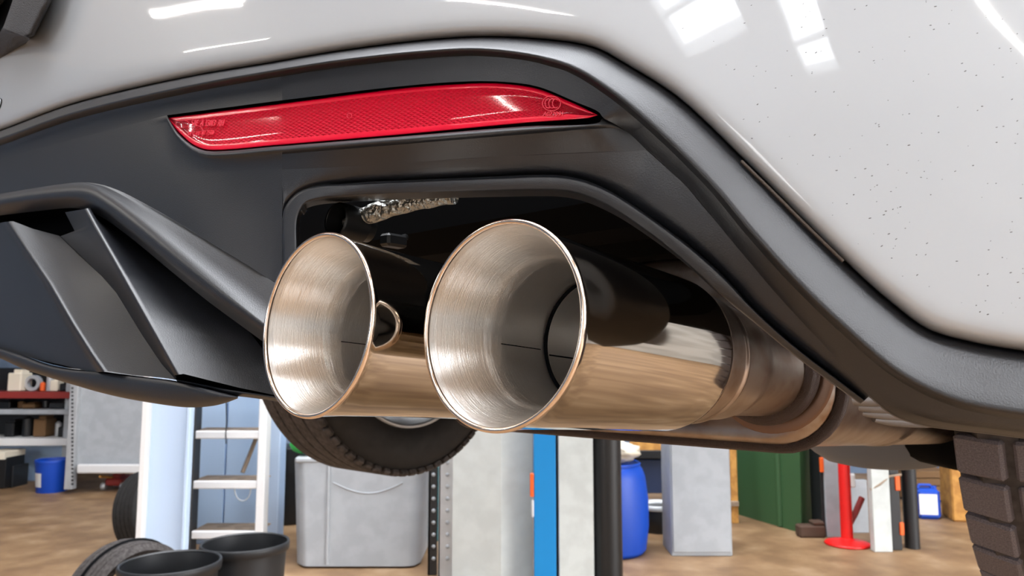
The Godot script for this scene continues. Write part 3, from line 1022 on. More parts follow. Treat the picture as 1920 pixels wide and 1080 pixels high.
func underside(c: Node3D) -> void:
	var f := tip_frame(930, 607, 0.36)
	var flat := Basis(Vector3.UP, -deg_to_rad(41.0))    # x to the car's right, -z forward
	var o := f.origin
	var P := func(r: float, u: float, s: float) -> Vector3: return Vector3(o.x, EYE.y, o.z) + flat * Vector3(r, u, -s)
	var m := MB.new()
	m.box(P.call(-0.55, 0.52, 2.45), Vector3(1.55, 0.84, 4.3), 0.02, flat)
	put(m.done(), "floor_pan", M.dark, c)
	m = MB.new()
	m.box(P.call(-0.5, 0.26, 0.26), Vector3(1.0, 0.3, 0.1), 0.02, flat)
	put(m.done(), "bumper_beam", M.dark, c)
	m = MB.new()
	m.box(P.call(-0.45, 0.06, 0.75), Vector3(0.6, 0.14, 0.5), 0.03, flat)
	put(m.done(), "spare_wheel_well", M.dark, c)
	# painted body beyond the bumper: quarter panel with its wheel arch, the corner that joins them, and the tail above
	var panel := []
	for i in 12:
		var row := PackedVector3Array()
		for k in 41:
			var s := 0.42 + 2.6 * k / 40.0
			var x := absf(s - 1.0)
			var low := -0.1 if s > 1.0 else -0.03
			if x < 0.4:
				low = maxf(low, sqrt(0.16 - x * x) + 0.0)
			var t := i / 11.0
			row.append(P.call(0.325 - 0.1 * t * t * t, lerpf(low, 0.8, t), s))
		panel.append(row)
	m = MB.new()
	m.toward(panel, P.call(3.0, 0.5, 1.5))
	put(m.done(), "quarter_panel", M.paint, c)
	var edge := rs(L3([1240, -170, 1370, -170, 1540, -170, 1650, -170, 1770, -150, 1880, -100, 2000, 0, 2090, 150, 2160, 330, 2200, 560, 2060, 672], 0.006), 24)
	var inner_row := PackedVector3Array()
	var mid_row := PackedVector3Array()
	var outer_row := PackedVector3Array()
	for i in 24:
		var t := i / 23.0
		var q := skin(edge[i])
		var g: Vector3 = P.call(0.325 - 0.1 * pow(1 - t, 3.0), lerpf(0.8, -0.03, t), 0.42)
		inner_row.append(q)
		mid_row.append(q.lerp(g, 0.5) + (P.call(0.06, 0, -0.05) - P.call(0, 0, 0)))
		outer_row.append(g)
	m = MB.new()
	m.toward([inner_row, mid_row, outer_row], P.call(2.0, 0.5, -1.0))
	put(m.done(), "body_corner", M.paint, c)
	m = MB.new()
	m.box(P.call(-0.54, 0.78, 2.3), Vector3(1.5, 0.5, 3.9), 0.12, flat)
	put(m.done(), "body_shell", M.paint, c)
	# foil wrapped pipe and plastic sleeve behind the cutout
	var pts := []
	var rad := []
	for i in 25:
		var t := i / 24.0
		pts.append(at(lerpf(648, 850, t), lerpf(420, 364, t) - 8.0 * sin(t * PI), lerpf(0.53, 0.49, t)))
		rad.append(0.0066 + 0.0004 * sin(i * 1.1) + rng.randf() * 0.0004 if i > 1 else 0.004)
	m = MB.new()
	m.tube(pts, rad, 16)
	put(m.done(), "foil_wrapped_pipe", M.foil, c)
	var sl := Transform3D(f.basis, at(628, 412, 0.515))
	m = MB.new()
	m.lathe([Vector2(0.03, 0.0001), Vector2(0.03, 0.0105), Vector2(0.001, 0.0115), Vector2(0, 0.0125), Vector2(0.002, 0.0135), Vector2(0.022, 0.0135)], sl, 32)
	put(m.done(), "plastic_sleeve", M.black, c)
	m = MB.new()
	m.box(at(738, 452, 0.56), Vector3(0.012, 0.01, 0.02), 0.002, flat)
	m.tube([at(738, 452, 0.56), at(760, 445, 0.62)], 0.003, 8)
	put(m.done(), "hanger_bolt", M.black, c)
	# ribbed heat shield plate above the silencer
	m = MB.new()
	for i in 4:
		var q := lin([at(1560 + i * 26, 748 + i * 13, 0.6 + 0.02 * i), at(1690 + i * 22, 752 + i * 14, 0.66 + 0.03 * i)], 6)
		m.tube(q, [0.002, 0.004, 0.0052, 0.0055, 0.0055, 0.005, 0.002], 10)
	put(m.done(), "heat_shield", mat(Color(0.42, 0.4, 0.39), 0.55, 0.5), c)
	# grey spring seat and dark arm seen under the silencer
	var bowl := Transform3D(Basis(Vector3.RIGHT, PI / 2), at(1650, 800, 1.25))
	m = MB.new()
	m.lathe([Vector2(0.066, 0.0001), Vector2(0.065, 0.05), Vector2(0.058, 0.085), Vector2(0.045, 0.105), Vector2(0.042, 0.108), Vector2(0.03, 0.122), Vector2(0.0, 0.14), Vector2(-0.02, 0.142)], bowl, 48)
	put(m.done(), "spring_seat", mat(Color(0.42, 0.45, 0.5), 0.5, 0.3), c)
	m = MB.new()
	m.tube([at(1560, 790, 1.35), at(1700, 800, 1.2), at(1800, 822, 1.05), at(1900, 835, 1.0)], [0.045, 0.05, 0.045, 0.04], 14)
	put(m.done(), "suspension_arm", M.dark, c)
	# wheels
	var wheel_y := 1.36
	var right := Vector3(o.x, wheel_y - 0.06, o.z) + flat * Vector3(0.18, 0, -1.0)
	var left := Vector3(o.x, wheel_y, o.z) + flat * Vector3(-1.24, 0, -0.95)
	wheel(c, right, flat, true)
	wheel(c, left, flat, false)

func wheel(c: Node3D, at_: Vector3, flat: Basis, chunky: bool) -> void:
	# the wheel's axle runs along z of its frame, towards the car's right
	var f := Transform3D(Basis(flat * Vector3(0, 0, -1), Vector3.UP, flat * Vector3(1, 0, 0)).orthonormalized(), at_)
	if f.basis.determinant() < 0:
		f.basis.x = -f.basis.x
	var R := 0.33
	var W := 0.225
	var h := W / 2
	var m := MB.new()
	var prof := [Vector2(-h + 0.02, 0.21), Vector2(-h + 0.004, 0.222), Vector2(-h - 0.006, 0.25), Vector2(-h - 0.004, 0.285), Vector2(-h + 0.008, 0.308), Vector2(-h + 0.02, R - 0.008)]
	for g in 4:
		var z0 := lerpf(-h + 0.022, h - 0.022, g / 4.0)
		var z1 := lerpf(-h + 0.022, h - 0.022, (g + 1) / 4.0)
		prof.append_array([Vector2(z0 + 0.004, R), Vector2(z0 + 0.004, R), Vector2(z1 - 0.004, R), Vector2(z1 - 0.004, R), Vector2(z1 - 0.003, R - 0.007), Vector2(z1 + 0.003, R - 0.007)] if g < 3 else [Vector2(z0 + 0.004, R), Vector2(z0 + 0.004, R), Vector2(z1 - 0.002, R)])
	prof.append_array([Vector2(h - 0.02, R - 0.008), Vector2(h - 0.008, 0.308), Vector2(h + 0.004, 0.285), Vector2(h + 0.006, 0.25), Vector2(h - 0.004, 0.222), Vector2(h - 0.02, 0.21)])
	m.lathe(prof.slice(0, 6), f, 96)
	m.lathe(prof.slice(-6), f, 96)
	var t := put(m.done(), "rear_tyre", M.rubber, c)
	m = MB.new()
	m.lathe(prof.slice(5, prof.size() - 5), f, 96)
	put(m.done(), "tread", M.tread, t)
	# shoulder blocks, each a piece of its own
	var nb := 40 if chunky else 72
	var br := MB.new()
	br.box(Vector3.ZERO, Vector3(0.05 if chunky else 0.017, TAU * R / nb * (0.88 if chunky else 0.8), 0.014), 0.003)
	var mesh := br.done()
	var rows := [-h + 0.026, -h + 0.083, h - 0.083, h - 0.026] if chunky else [h - 0.012]
	for z in rows:
		for i in nb:
			var a := TAU * i / nb
			var rad := Vector3(cos(a), sin(a), 0)
			var tan_ := Vector3(-sin(a), cos(a), 0)
			var tilt := -0.3 if z < -h + 0.03 else (0.5 if not chunky else (0.3 if z > h - 0.03 else 0.0))
			var b := Basis(tan_, 0.0) if false else Basis(Vector3(0, 0, 1), tan_, rad)
			if b.determinant() < 0:
				b.x = -b.x
			b = b * Basis(Vector3(0, 1, 0), tilt if b.x.z > 0 else -tilt)
			var o := MeshInstance3D.new()
			o.name = "tread_block"
			o.mesh = mesh
			o.material_override = M.tread_grey if chunky else M.tread
			t.add_child(o, true)
			o.global_transform = f * Transform3D(b, rad * (R - (0.006 if absf(z) > h - 0.03 and chunky else (0.009 if not chunky else 0.002))) + Vector3(0, 0, z))
	if not chunky:
		m = MB.new()
		m.lathe([Vector2(h - 0.02, 0.216), Vector2(h - 0.006, 0.214), Vector2(h - 0.01, 0.205), Vector2(0.0, 0.198), Vector2(-0.06, 0.198)], f, 72)
		var rim := put(m.done(), "wheel_rim", M.alu, c)
		for i in 5:
			m = MB.new()
			var a := TAU * i / 5 + 0.3
			m.tube([f * Vector3(0.03 * cos(a), 0.03 * sin(a), -0.06), f * Vector3(0.12 * cos(a), 0.12 * sin(a), -0.075), f * Vector3(0.2 * cos(a), 0.2 * sin(a), -0.07)], [0.03, 0.022, 0.026], 10)
			put(m.done(), "spoke", M.alu, rim)
	else:
		m = MB.new()
		m.lathe([Vector2(-h + 0.02, 0.216), Vector2(-0.09, 0.2), Vector2(0.05, 0.19), Vector2(0.055, 0.0001)], Transform3D(f.basis, f.origin), 48)
		put(m.done(), "wheel_rim", M.alu, c)

# ---------------------------------------------------------------- background
func slab(m: MB, x0: float, x1: float, y0: float, y1: float, d: float, deep: float, ch := 0.004) -> void:
	# a box whose front stands at distance d between pixel columns x0..x1 and pixel rows y0..y1 (world places)
	var a := at(x0, (y0 + y1) / 2, d)
	var b := at(x1, (y0 + y1) / 2, d)
	var t := at((x0 + x1) / 2, y0, d).y
	var u := maxf(at((x0 + x1) / 2, y1, d).y, 0.0)
	m.box(Vector3((a.x + b.x) / 2, (t + u) / 2, -d - deep / 2), Vector3(absf(b.x - a.x), absf(t - u), deep), ch)

func block(x0: float, x1: float, y0: float, y1: float, d: float, deep: float, called: String, m: Material, parent: Node3D, ch := 0.004) -> MeshInstance3D:
	var b := MB.new()
	slab(b, x0, x1, y0, y1, d, deep, ch)
	return put(b.done(), called, m, parent)

func base_at(px: float, d: float) -> Vector3:
	var p := at(px, 900, d)
	return Vector3(p.x, 0, p.z)

func left_side() -> void:
	# shelving along the far wall
	var s := thing("shelf_rack", "long workshop shelf with a red edged top board full of parts, by the far wall", "shelf", base_at(40, 8.1))
	for q in [[735, 747, M.dull_red], [768, 777, M.grey], [822, 836, M.white]]:
		block(-140, 132, q[0], q[1], 8.0, 0.5, "shelf_board", q[2], s)
	for x in [-120.0, 118.0]:
		block(x, x + 9, 690, 930, 8.05, 0.06, "upright", M.grey, s)
	block(-140, 132, 836, 925, 8.42, 0.03, "plinth_panel", M.sky_blue, s)
	block(-140, 132, 690, 836, 8.46, 0.03, "back_panel", M.black, s)
	var items := [[10, 38, 694, 735, "box", M.cream, "machine_part", "cream coloured block on the red edged shelf board", "part"],
		[0, 9, 712, 735, "can", M.white, "spray_can", "small white can at the left on the red edged shelf board", "can"],
		[44, 55, 705, 735, "ring", M.alu, "bearing_ring", "grey metal ring standing on the red edged shelf board", "ring"],
		[62, 72, 718, 735, "can", M.orange, "small_jar", "little orange jar on the red edged shelf board", "jar"],
		[74, 88, 704, 735, "can", M.alu, "metal_canister", "short pale metal canister on the red edged shelf board", "canister"],
		[90, 106, 710, 735, "box", M.cream, "part_housing", "pale angular housing at the right on the red edged shelf board", "part"],
		[108, 126, 718, 735, "box", M.black, "part_casting", "dark low casting at the right end of the red edged shelf board", "part"],
		[-10, 16, 752, 768, "box", M.black, "battery_box", "black box at the left end of the middle shelf", "box"],
		[20, 34, 755, 768, "can", M.brown, "rusty_drum", "rusty brown drum on the middle shelf", "drum"],
		[38, 62, 757, 768, "box", M.brown, "rusty_bracket", "flat rusty bracket lying on the middle shelf", "bracket"],
		[66, 82, 752, 768, "can", M.black, "oil_filter", "black filter canister on the middle shelf", "filter"],
		[88, 118, 754, 768, "box", M.bin, "tool_case", "dark grey tool case on the middle shelf", "case"],
		[4, 24, 790, 822, "box", M.black, "parts_crate", "black crate at the left on the bottom shelf", "crate"],
		[28, 50, 784, 822, "can", M.bin, "brake_drum", "dark round brake drum on the bottom shelf", "drum"],
		[58, 84, 783, 822, "box", M.brown, "carton", "brown carton standing on the bottom shelf", "carton"],
		[90, 103, 794, 822, "can", M.alu, "tin", "pale tin beside the brown carton on the bottom shelf", "tin"],
		[105, 126, 800, 822, "box", M.black, "parts_tray", "black tray at the right end of the bottom shelf", "tray"]]
	for i in items:
		var d := 8.12
		var lo := at(i[0], i[3], d)
		var hi := at(i[1], i[2], d)
		var w := hi.x - lo.x
		var h := hi.y - lo.y
		var m := MB.new()
		if i[4] == "box":
			m.box(Vector3(0, h * 0.42, 0), Vector3(w, h * 0.84, 0.2), 0.01)
			m.box(Vector3(w * 0.08, h * 0.9, 0), Vector3(w * 0.6, h * 0.2, 0.14), 0.008)
		elif i[4] == "can":
			m.lathe([Vector2(0, 0.001), Vector2(0, w * 0.46), Vector2(0.006, w * 0.5), Vector2(h * 0.86, w * 0.5), Vector2(h * 0.9, w * 0.46), Vector2(h * 0.92, w * 0.25), Vector2(h, w * 0.25), Vector2(h, 0.001)], Transform3D(Basis(Vector3.RIGHT, -PI / 2), Vector3.ZERO), 24)
		else:
			m.lathe([Vector2(0.03, h * 0.3), Vector2(-0.03, h * 0.3), Vector2(-0.03, h * 0.3), Vector2(-0.03, h * 0.5), Vector2(-0.03, h * 0.5), Vector2(0.03, h * 0.5), Vector2(0.03, h * 0.5), Vector2(0.03, h * 0.3)], Transform3D(Basis(), Vector3(0, h * 0.5, 0)), 28)
		var o := own(m.done(), i[6], i[5], self)
		o.position = Vector3((lo.x + hi.x) / 2, at(0, i[3], 8.0).y + 0.003, -d - 0.12)
		tag(o, i[7], i[8])
	# blue bucket
	var p := on_floor(97, 921)
	var sc := 8.0 / F
	var bk := thing("bucket", "blue plastic bucket with a white label on the floor below the shelf", "bucket", p)
	var m := MB.new()
	var H := 56.0 * sc
	m.lathe([Vector2(0.012, 0.001), Vector2(0.012, 22 * sc), Vector2(H - 0.01, 27 * sc), Vector2(H, 27.5 * sc), Vector2(H, 29 * sc), Vector2(H - 0.03, 29 * sc), Vector2(H - 0.03, 28 * sc), Vector2(0, 24 * sc), Vector2(0, 0.001)], Transform3D(Basis(Vector3.RIGHT, -PI / 2), Vector3.ZERO), 40)
	own(m.done(), "pail", M.blue, bk)
	m = MB.new()
	var rows := []
	for y in [0.06, 0.2]:
		var r := PackedVector3Array()
		for i in 9:
			var a := lerpf(PI * 0.55, PI * 0.86, i / 8.0)
			var rr: float = (24 + 4 * y / H) * sc + 0.002
			r.append(Vector3(cos(a) * rr, y, sin(a) * rr))
		rows.append(r)
	m.toward(rows, Vector3(-0.3, 0.1, 2))
	own(m.done(), "label", M.white, bk)
	# dark carton at the picture's left edge
	var ct := thing("storage_box", "dark box with a tan lid at the left edge beside the blue bucket", "box", base_at(4, 7.9))
	block(-30, 10, 858, 915, 7.85, 0.3, "body", M.black, ct)
	block(-34, 8, 848, 862, 7.82, 0.34, "lid", M.cream, ct)
	block(-30, 24, 874, 917, 7.95, 0.25, "side_bin", M.bin, ct)
	# grey sheet metal cabinet on legs
	var pn := thing("sheet_cabinet", "grey sheet metal cabinet on legs with a perforated left post and white bottom rail", "cabinet", base_at(200, 7.7))
	block(148, 320, 640, 874, 7.62, 0.4, "front_sheet", M.grey, pn)
	block(143, 320, 871, 888, 7.56, 0.05, "bottom_rail", M.white, pn, 0.012)
	block(128, 143, 640, 918, 7.56, 0.08, "post", M.alu, pn)
	block(305, 320, 640, 918, 7.56, 0.08, "post", M.alu, pn)
	m = MB.new()
	for i in 26:
		slab(m, 133.5, 137.5, 726 + i * 7.2, 729.5 + i * 7.2, 7.557, 0.004, 0.001)
	put(m.done(), "post_hole", M.black, pn).set_meta("kind", "stuff")
	# red trolley jack under it
	var j := thing("trolley_jack", "small red trolley jack on the floor under the grey sheet metal cabinet", "jack", base_at(225, 7.9))
	m = MB.new()
	m.box(Vector3(0, 0.09, 0), Vector3(0.17, 0.08, 0.3), 0.02)
	m.box(Vector3(0.0, 0.14, 0.03), Vector3(0.09, 0.06, 0.12), 0.015)
	own(m.done(), "body", M.dull_red, j)
	for x in [-0.1, 0.1]:
		for z in [-0.11, 0.12]:
			m = MB.new()
			m.lathe([Vector2(-0.02, 0.001), Vector2(-0.02, 0.04), Vector2(0.02, 0.04), Vector2(0.02, 0.001)], Transform3D(Basis(Vector3.UP, PI / 2), Vector3(x, 0.045, z)), 20)
			own(m.done(), "caster", M.alu, j)
	m = MB.new()
	m.tube([Vector3(-0.02, 0.13, 0.1), Vector3(-0.05, 0.17, 0.3)], 0.012, 8)
	own(m.done(), "handle", M.ochre, j)
	# pale blue lift post with flanges
	var lp := thing("lift_post", "broad pale blue steel post with white flange edges beside the ladder", "post", base_at(310, 4.75))
	block(273, 349, 500, 1180, 4.57, 0.05, "web", M.blue_white, lp)
	block(262, 274, 500, 1180, 4.52, 0.1, "flange", M.white, lp)
	block(347, 354, 500, 1180, 4.52, 0.06, "flange", M.blue_white, lp)
	# big blue locker behind the ladder
	var lk := thing("locker", "tall light blue steel locker standing behind the aluminium ladder", "locker", base_at(445, 5.9))
	block(362, 526, 560, 1020, 5.5, 0.16, "body", M.sky_blue, lk)
	block(366, 424, 570, 1012, 5.48, 0.03, "door", M.sky_blue, lk)
	block(427, 500, 570, 1012, 5.48, 0.03, "door", M.sky_blue, lk)
	block(504, 526, 570, 1012, 5.47, 0.03, "side_post", M.blue_white, lk)
	# ladder
	var ld := thing("step_ladder", "white aluminium step ladder with wooden treads in front of the blue locker", "ladder", base_at(430, 5.0))
	block(484, 499, 560, 1062, 4.95, 0.1, "rail", M.white, ld)
	block(358, 366, 560, 1062, 4.95, 0.1, "rail", M.bin, ld)
	for y in [640.0, 724.0, 808.0, 902.0, 996.0]:
		block(358, 486, y, y + 15, 4.96, 0.03, "rung", M.white, ld, 0.006)
		block(360, 486, y - 1, y + 2, 4.99, 0.24, "tread", M.wood, ld)
	m = MB.new()
	m.tube([at(455, 886, 5.1), at(481, 820, 5.2)], 0.014, 8)
	put(m.done(), "brace", M.wood, ld)
	m = MB.new()
	var loop := []
	for i in 17:
		var a := PI * i / 16.0
		loop.append(at(455 + 15 * cos(a), 917 + 22 * sin(a), 4.97))
	m.tube(loop, 0.004, 6)
	tag(put(m.done(), "cable_loop", M.grey, self), "thin grey cable loop hanging under a ladder rung", "cable")
	m = MB.new()
	m.tube([at(424, 740, 4.93), at(425, 790, 4.93), at(423, 815, 4.93), at(424, 832, 4.94)], 0.004, 6)
	tag(put(m.done(), "hanging_cord", M.black, self), "thin dark cord hanging down over the upper ladder rung", "cord")
	# black bins
	for q in [[320, 1053, 3.0, 88.0, "black plastic bin, the nearer one at the bottom edge of the picture"], [460, 1016, 3.4, 78.0, "black plastic bin standing behind the nearer bin, before the ladder"]]:
		var rim := at(q[0], q[1], q[2])
		var r: float = q[3] * q[2] / F
		var t := thing("bin", q[4], "bin", Vector3(rim.x, 0, rim.z), 0, "black bins on the workshop floor")
		var h := rim.y
		m = MB.new()
		m.lathe([Vector2(0.01, 0.001), Vector2(0.01, r * 0.76), Vector2(h - 0.01, r * 0.93), Vector2(h - 0.003, r * 0.94), Vector2(h - 0.045, r * 0.92), Vector2(h - 0.05, r * 0.92), Vector2(0.01, r * 0.8), Vector2(0, r * 0.77), Vector2(0, 0.001)], Transform3D(Basis(Vector3.RIGHT, -PI / 2), Vector3.ZERO), 56)
		own(m.done(), "body", M.bin, t)
		m = MB.new()
		m.lathe([Vector2(h - 0.035, r * 0.93), Vector2(h - 0.035, r * 0.985), Vector2(h - 0.012, r), Vector2(h, r * 0.99), Vector2(h + 0.002, r * 0.96), Vector2(h - 0.004, r * 0.935)], Transform3D(Basis(Vector3.RIGHT, -PI / 2), Vector3.ZERO), 56)
		own(m.done(), "rim", M.bin, t)
	# loose tyres
	loose_tyre("old grey tyre standing upright at the bottom left beside the nearer black bin", at(240, 1100, 3.35), 0.26, 0.19, Basis(Vector3.UP, 1.05), M.tread)
	loose_tyre("dark tyre leaning on the floor behind the pale blue post", at(283, 988, 5.2), 0.28, 0.2, Basis(Vector3.UP, 1.35) * Basis(Vector3.RIGHT, -0.15), M.rubber)

func loose_tyre(label: String, centre: Vector3, R: float, W: float, b: Basis, m0: Material) -> void:
	var low := 0.0
	for i in 64:
		for z in [-W / 2, W / 2]:
			low = minf(low, (b * Vector3(cos(TAU * i / 64) * R, sin(TAU * i / 64) * R, z)).y)
	var t := thing("tyre", label, "tyre", Vector3(centre.x, 0, centre.z), 0, "loose tyres on the floor")
	var f := Transform3D(b, Vector3(0, -low, 0))
	var h := W / 2
	var p := [Vector2(-h + 0.02, 0.19), Vector2(-h - 0.004, 0.23), Vector2(-h, R - 0.03), Vector2(-h + 0.02, R - 0.004)]
	for g in 5:
		var z0 := lerpf(-h + 0.022, h - 0.022, g / 5.0)
		var z1 := lerpf(-h + 0.022, h - 0.022, (g + 1) / 5.0)
		p.append_array([Vector2(z0 + 0.003, R), Vector2(z0 + 0.003, R), Vector2(z1 - 0.003, R), Vector2(z1 - 0.003, R), Vector2(z1 - 0.002, R - 0.006), Vector2(z1 + 0.002, R - 0.006)])
	p.append_array([Vector2(h - 0.02, R - 0.004), Vector2(h, R - 0.03), Vector2(h + 0.004, 0.23), Vector2(h - 0.02, 0.19)])
	var m := MB.new()
	m.lathe(p, f, 72)
	own(m.done(), "tread_and_wall", m0, t)
	m = MB.new()
	m.lathe([Vector2(h - 0.02, 0.19), Vector2(h - 0.03, 0.2), Vector2(0, 0.27), Vector2(-h + 0.03, 0.2), Vector2(-h + 0.02, 0.19)], f, 48)
	own(m.done(), "lining", M.dark, t)

func middle() -> void:
	# grey wheeled container
	var g := thing("waste_container", "big grey plastic waste container below the rear tyre", "container", base_at(670, 5.2))
	var d := 4.85
	var m := MB.new()
	var A := at(562, 850, d)
	var rows := []
	var top_y := at(670, 868, d).y
	var bot_y := at(670, 1062, d).y
	for q in [[top_y, 0.0], [bot_y, 0.035]]:
		var r := PackedVector3Array()
		var x0: float = at(545, 900, d).x + q[1]
		var x1: float = at(797, 900, d).x - q[1]
		for v in [[x0, -d - 0.7], [x0, -d - 0.08], [x0 + 0.06, -d - 0.01], [x0 + 0.09, -d], [x1 - 0.09, -d], [x1 - 0.03, -d - 0.02], [x1, -d - 0.1], [x1, -d - 0.7]]:
			r.append(Vector3(v[0], q[0], v[1]))
		rows.append(r)
	m.toward(rows, Vector3(0, 1.3, 0))
	m.poly(Array(rows[0]), Vector3(A.x, 0, -d - 0.3))
	m.poly(Array(rows[1]), Vector3(A.x, 0.6, -d - 0.3))
	put(m.done(), "tub", M.grey, g)
	m = MB.new()
	m.tube([at(617, 862, d - 0.005), at(613, 1058, d - 0.005)], 0.012, 8)
	put(m.done(), "rib", M.grey, g)
	m = MB.new()
	var arc := []
	for i in 13:
		arc.append(at(lerpf(625, 755, i / 12.0), 905 + 20 * sin(PI * i / 12.0), d - 0.002))
	m.tube(arc, 0.005, 6)
	put(m.done(), "moulded_edge", M.grey, g)
	block(552, 797, 857, 869, d - 0.01, 0.75, "lid", M.grey, g, 0.015)
	for x in [575.0, 620.0, 715.0, 765.0]:
		var w := at(x, 1066, d + 0.12)
		m = MB.new()
		m.lathe([Vector2(-0.02, 0.001), Vector2(-0.02, 0.05), Vector2(-0.012, 0.06), Vector2(0.012, 0.06), Vector2(0.02, 0.05), Vector2(0.02, 0.001)], Transform3D(Basis(Vector3.UP, PI / 2), Vector3(w.x, 0.06, w.z)), 24)
		put(m.done(), "caster", M.black, g)
		block(x - 8, x + 8, 1055, 1063, d + 0.1, 0.06, "caster_fork", M.alu, g)
	# green bag of rags behind its top, dark coats at its left
	var p := at(548, 900, 6.3)
	m = MB.new()
	var rr := []
	var f := FastNoiseLite.new()
	f.seed = 4
	f.frequency = 9.0
	for i in 13:
		var r := PackedVector3Array()
		for k in 25:
			var a := TAU * k / 24
			var e := PI * i / 12.0
			var v := Vector3(sin(e) * cos(a) * 0.09, -cos(e) * 0.07, sin(e) * sin(a) * 0.1)
			r.append(Vector3(at(572, 850, 4.95).x, at(572, 857, d).y + 0.075, -4.95) + v * (1.0 + 0.25 * f.get_noise_3dv(v if k < 24 else Vector3(sin(e) * 0.09, v.y, 0))))
		rr.append(r)
	m.grid(rr, -1.0, true)
	tag(put(m.done(), "green_bag", M.vivid_green, self), "bright green crumpled bag lying on the lid of the big grey container", "bag")
	var dr := thing("drum", "black steel drum standing between ladder and grey container", "drum", Vector3(p.x - 0.02, 0, p.z))
	m = MB.new()
	var dh := at(548, 836, 6.3).y
	m.lathe([Vector2(0, 0.001), Vector2(0, 0.19), Vector2(0.02, 0.2), Vector2(dh * 0.33, 0.2), Vector2(dh * 0.35, 0.208), Vector2(dh * 0.37, 0.2), Vector2(dh * 0.66, 0.2), Vector2(dh * 0.68, 0.208), Vector2(dh * 0.7, 0.2), Vector2(dh - 0.01, 0.2), Vector2(dh, 0.19), Vector2(dh, 0.001)], Transform3D(Basis(Vector3.RIGHT, -PI / 2), Vector3.ZERO), 36)
	own(m.done(), "shell", M.black, dr)
	m = MB.new()
	m.lathe([Vector2(dh - 0.006, 0.06), Vector2(dh + 0.012, 0.06), Vector2(dh + 0.012, 0.001)], Transform3D(Basis(Vector3.RIGHT, -PI / 2), Vector3(0.08, 0, 0)), 16)
	own(m.done(), "cap", M.bin, dr)
	# teal tool cabinet
	var tc := thing("tool_cabinet", "teal steel tool cabinet half hidden behind the perforated posts", "cabinet", base_at(805, 5.9))
	block(775, 850, 868, 1030, 5.6, 0.4, "body", M.teal, tc)
	for i in 4:
		block(779, 846, 876 + i * 38, 908 + i * 38, 5.585, 0.03, "drawer", M.teal, tc)
	# perforated angle posts
	for q in [[803, 820, 4.7, M.bin, "dark perforated steel angle post right of the grey container"], [822, 851, 4.6, M.alu, "galvanised perforated steel post beside the wide pale column"]]:
		var o := thing("perforated_post", q[4], "post", base_at((q[0] + q[1]) / 2.0, q[2]))
		block(q[0], q[1], 740, 1160, q[2], 0.012, "flange", q[3], o, 0.003)
		block(q[0], q[0] + 4, 740, 1160, q[2], 0.08, "flange", q[3], o, 0.002)
		for i in 12:
			var y: float = 800 + i * 22.5
			var w := at(lerpf(q[0], q[1], 0.58), y, q[2] - 0.003)
			m = MB.new()
			m.lathe([Vector2(0.004, 0.001), Vector2(0.004, 0.008), Vector2(0, 0.012), Vector2(-0.004, 0.012)], Transform3D(Basis(), w), 10)
			put(m.done(), "bolt", M.grey, o)
	# wide pale column, folded sheet
	var wc := thing("wide_column", "wide pale grey folded steel column behind the exhaust tips", "column", base_at(925, 4.45))
	var folds := [Vector2(at(849, 900, 4.42).x, -4.42), Vector2(at(940, 900, 4.3).x, -4.3), Vector2(at(999, 900, 4.4).x, -4.4), Vector2(at(999, 900, 4.6).x, -4.62), Vector2(at(849, 900, 4.42).x, -4.62)]
	m = MB.new()
	var mid := Vector3(at(925, 900, 4.45).x, 1.0, -4.5)
	for i in folds.size():
		var a: Vector2 = folds[i]
		var b: Vector2 = folds[(i + 1) % folds.size()]
		m.poly([Vector3(a.x, 0.02, a.y), Vector3(b.x, 0.02, b.y), Vector3(b.x, 2.2, b.y), Vector3(a.x, 2.2, a.y)], mid)
	put(m.done(), "sheet", M.pale, wc)
	block(842, 1004, 1128, 1200, 4.28, 0.4, "foot_plate", M.grey, wc)
	# blue and pale lift column, black pipe
	var lc := thing("lift_column", "lift column of a bright blue channel beside a pale grey carriage", "column", base_at(1055, 4.4))
	block(1001, 1042, 560, 1180, 4.2, 0.1, "blue_channel", M.bright_blue, lc)
	block(1040, 1048, 560, 1180, 4.26, 0.1, "gap_seal", M.black, lc)
	block(1047, 1112, 560, 1180, 4.21, 0.14, "carriage", M.pale, lc)
	block(994, 1001, 888, 932, 4.19, 0.03, "marker_tag", M.orange, lc)
	block(997, 1001, 938, 970, 4.19, 0.02, "sticker", M.white, lc)
	var bp := thing("black_pipe", "thick glossy black pipe standing right of the pale carriage", "pipe", base_at(1138, 4.3))
	m = MB.new()
	m.lathe([Vector2(0, 0.001), Vector2(0, 0.083), Vector2(0, 0.083), Vector2(2.2, 0.083), Vector2(2.2, 0.083), Vector2(2.2, 0.001)], Transform3D(Basis(Vector3.RIGHT, -PI / 2), Vector3.ZERO), 40)
	own(m.done(), "tube", M.black, bp)
	m = MB.new()
	m.lathe([Vector2(0, 0.001), Vector2(0, 0.11), Vector2(0.02, 0.11), Vector2(0.02, 0.083)], Transform3D(Basis(Vector3.RIGHT, -PI / 2), Vector3.ZERO), 40)
	own(m.done(), "collar", M.black, bp)
	# blue barrel with a crumpled white sack on it
	var q := on_floor(1140, 1050)
	var bx := Vector3(at(1140, 950, 5.3).x, 0, -5.3)
	var br := 73.0 * 5.3 / F
	var bh := at(1150, 868, 5.3).y
	var ba := thing("barrel", "tall blue plastic barrel beside the black pipe", "barrel", bx)
	m = MB.new()
	m.lathe([Vector2(0, 0.001), Vector2(0, br * 0.85), Vector2(0.03, br * 0.93), Vector2(bh * 0.3, br), Vector2(bh * 0.6, br), Vector2(bh * 0.86, br * 0.93), Vector2(bh * 0.95, br * 0.86), Vector2(bh, br * 0.78), Vector2(bh, 0.001)], Transform3D(Basis(Vector3.RIGHT, -PI / 2), Vector3.ZERO), 48)
	own(m.done(), "shell", M.blue, ba)
	m = MB.new()
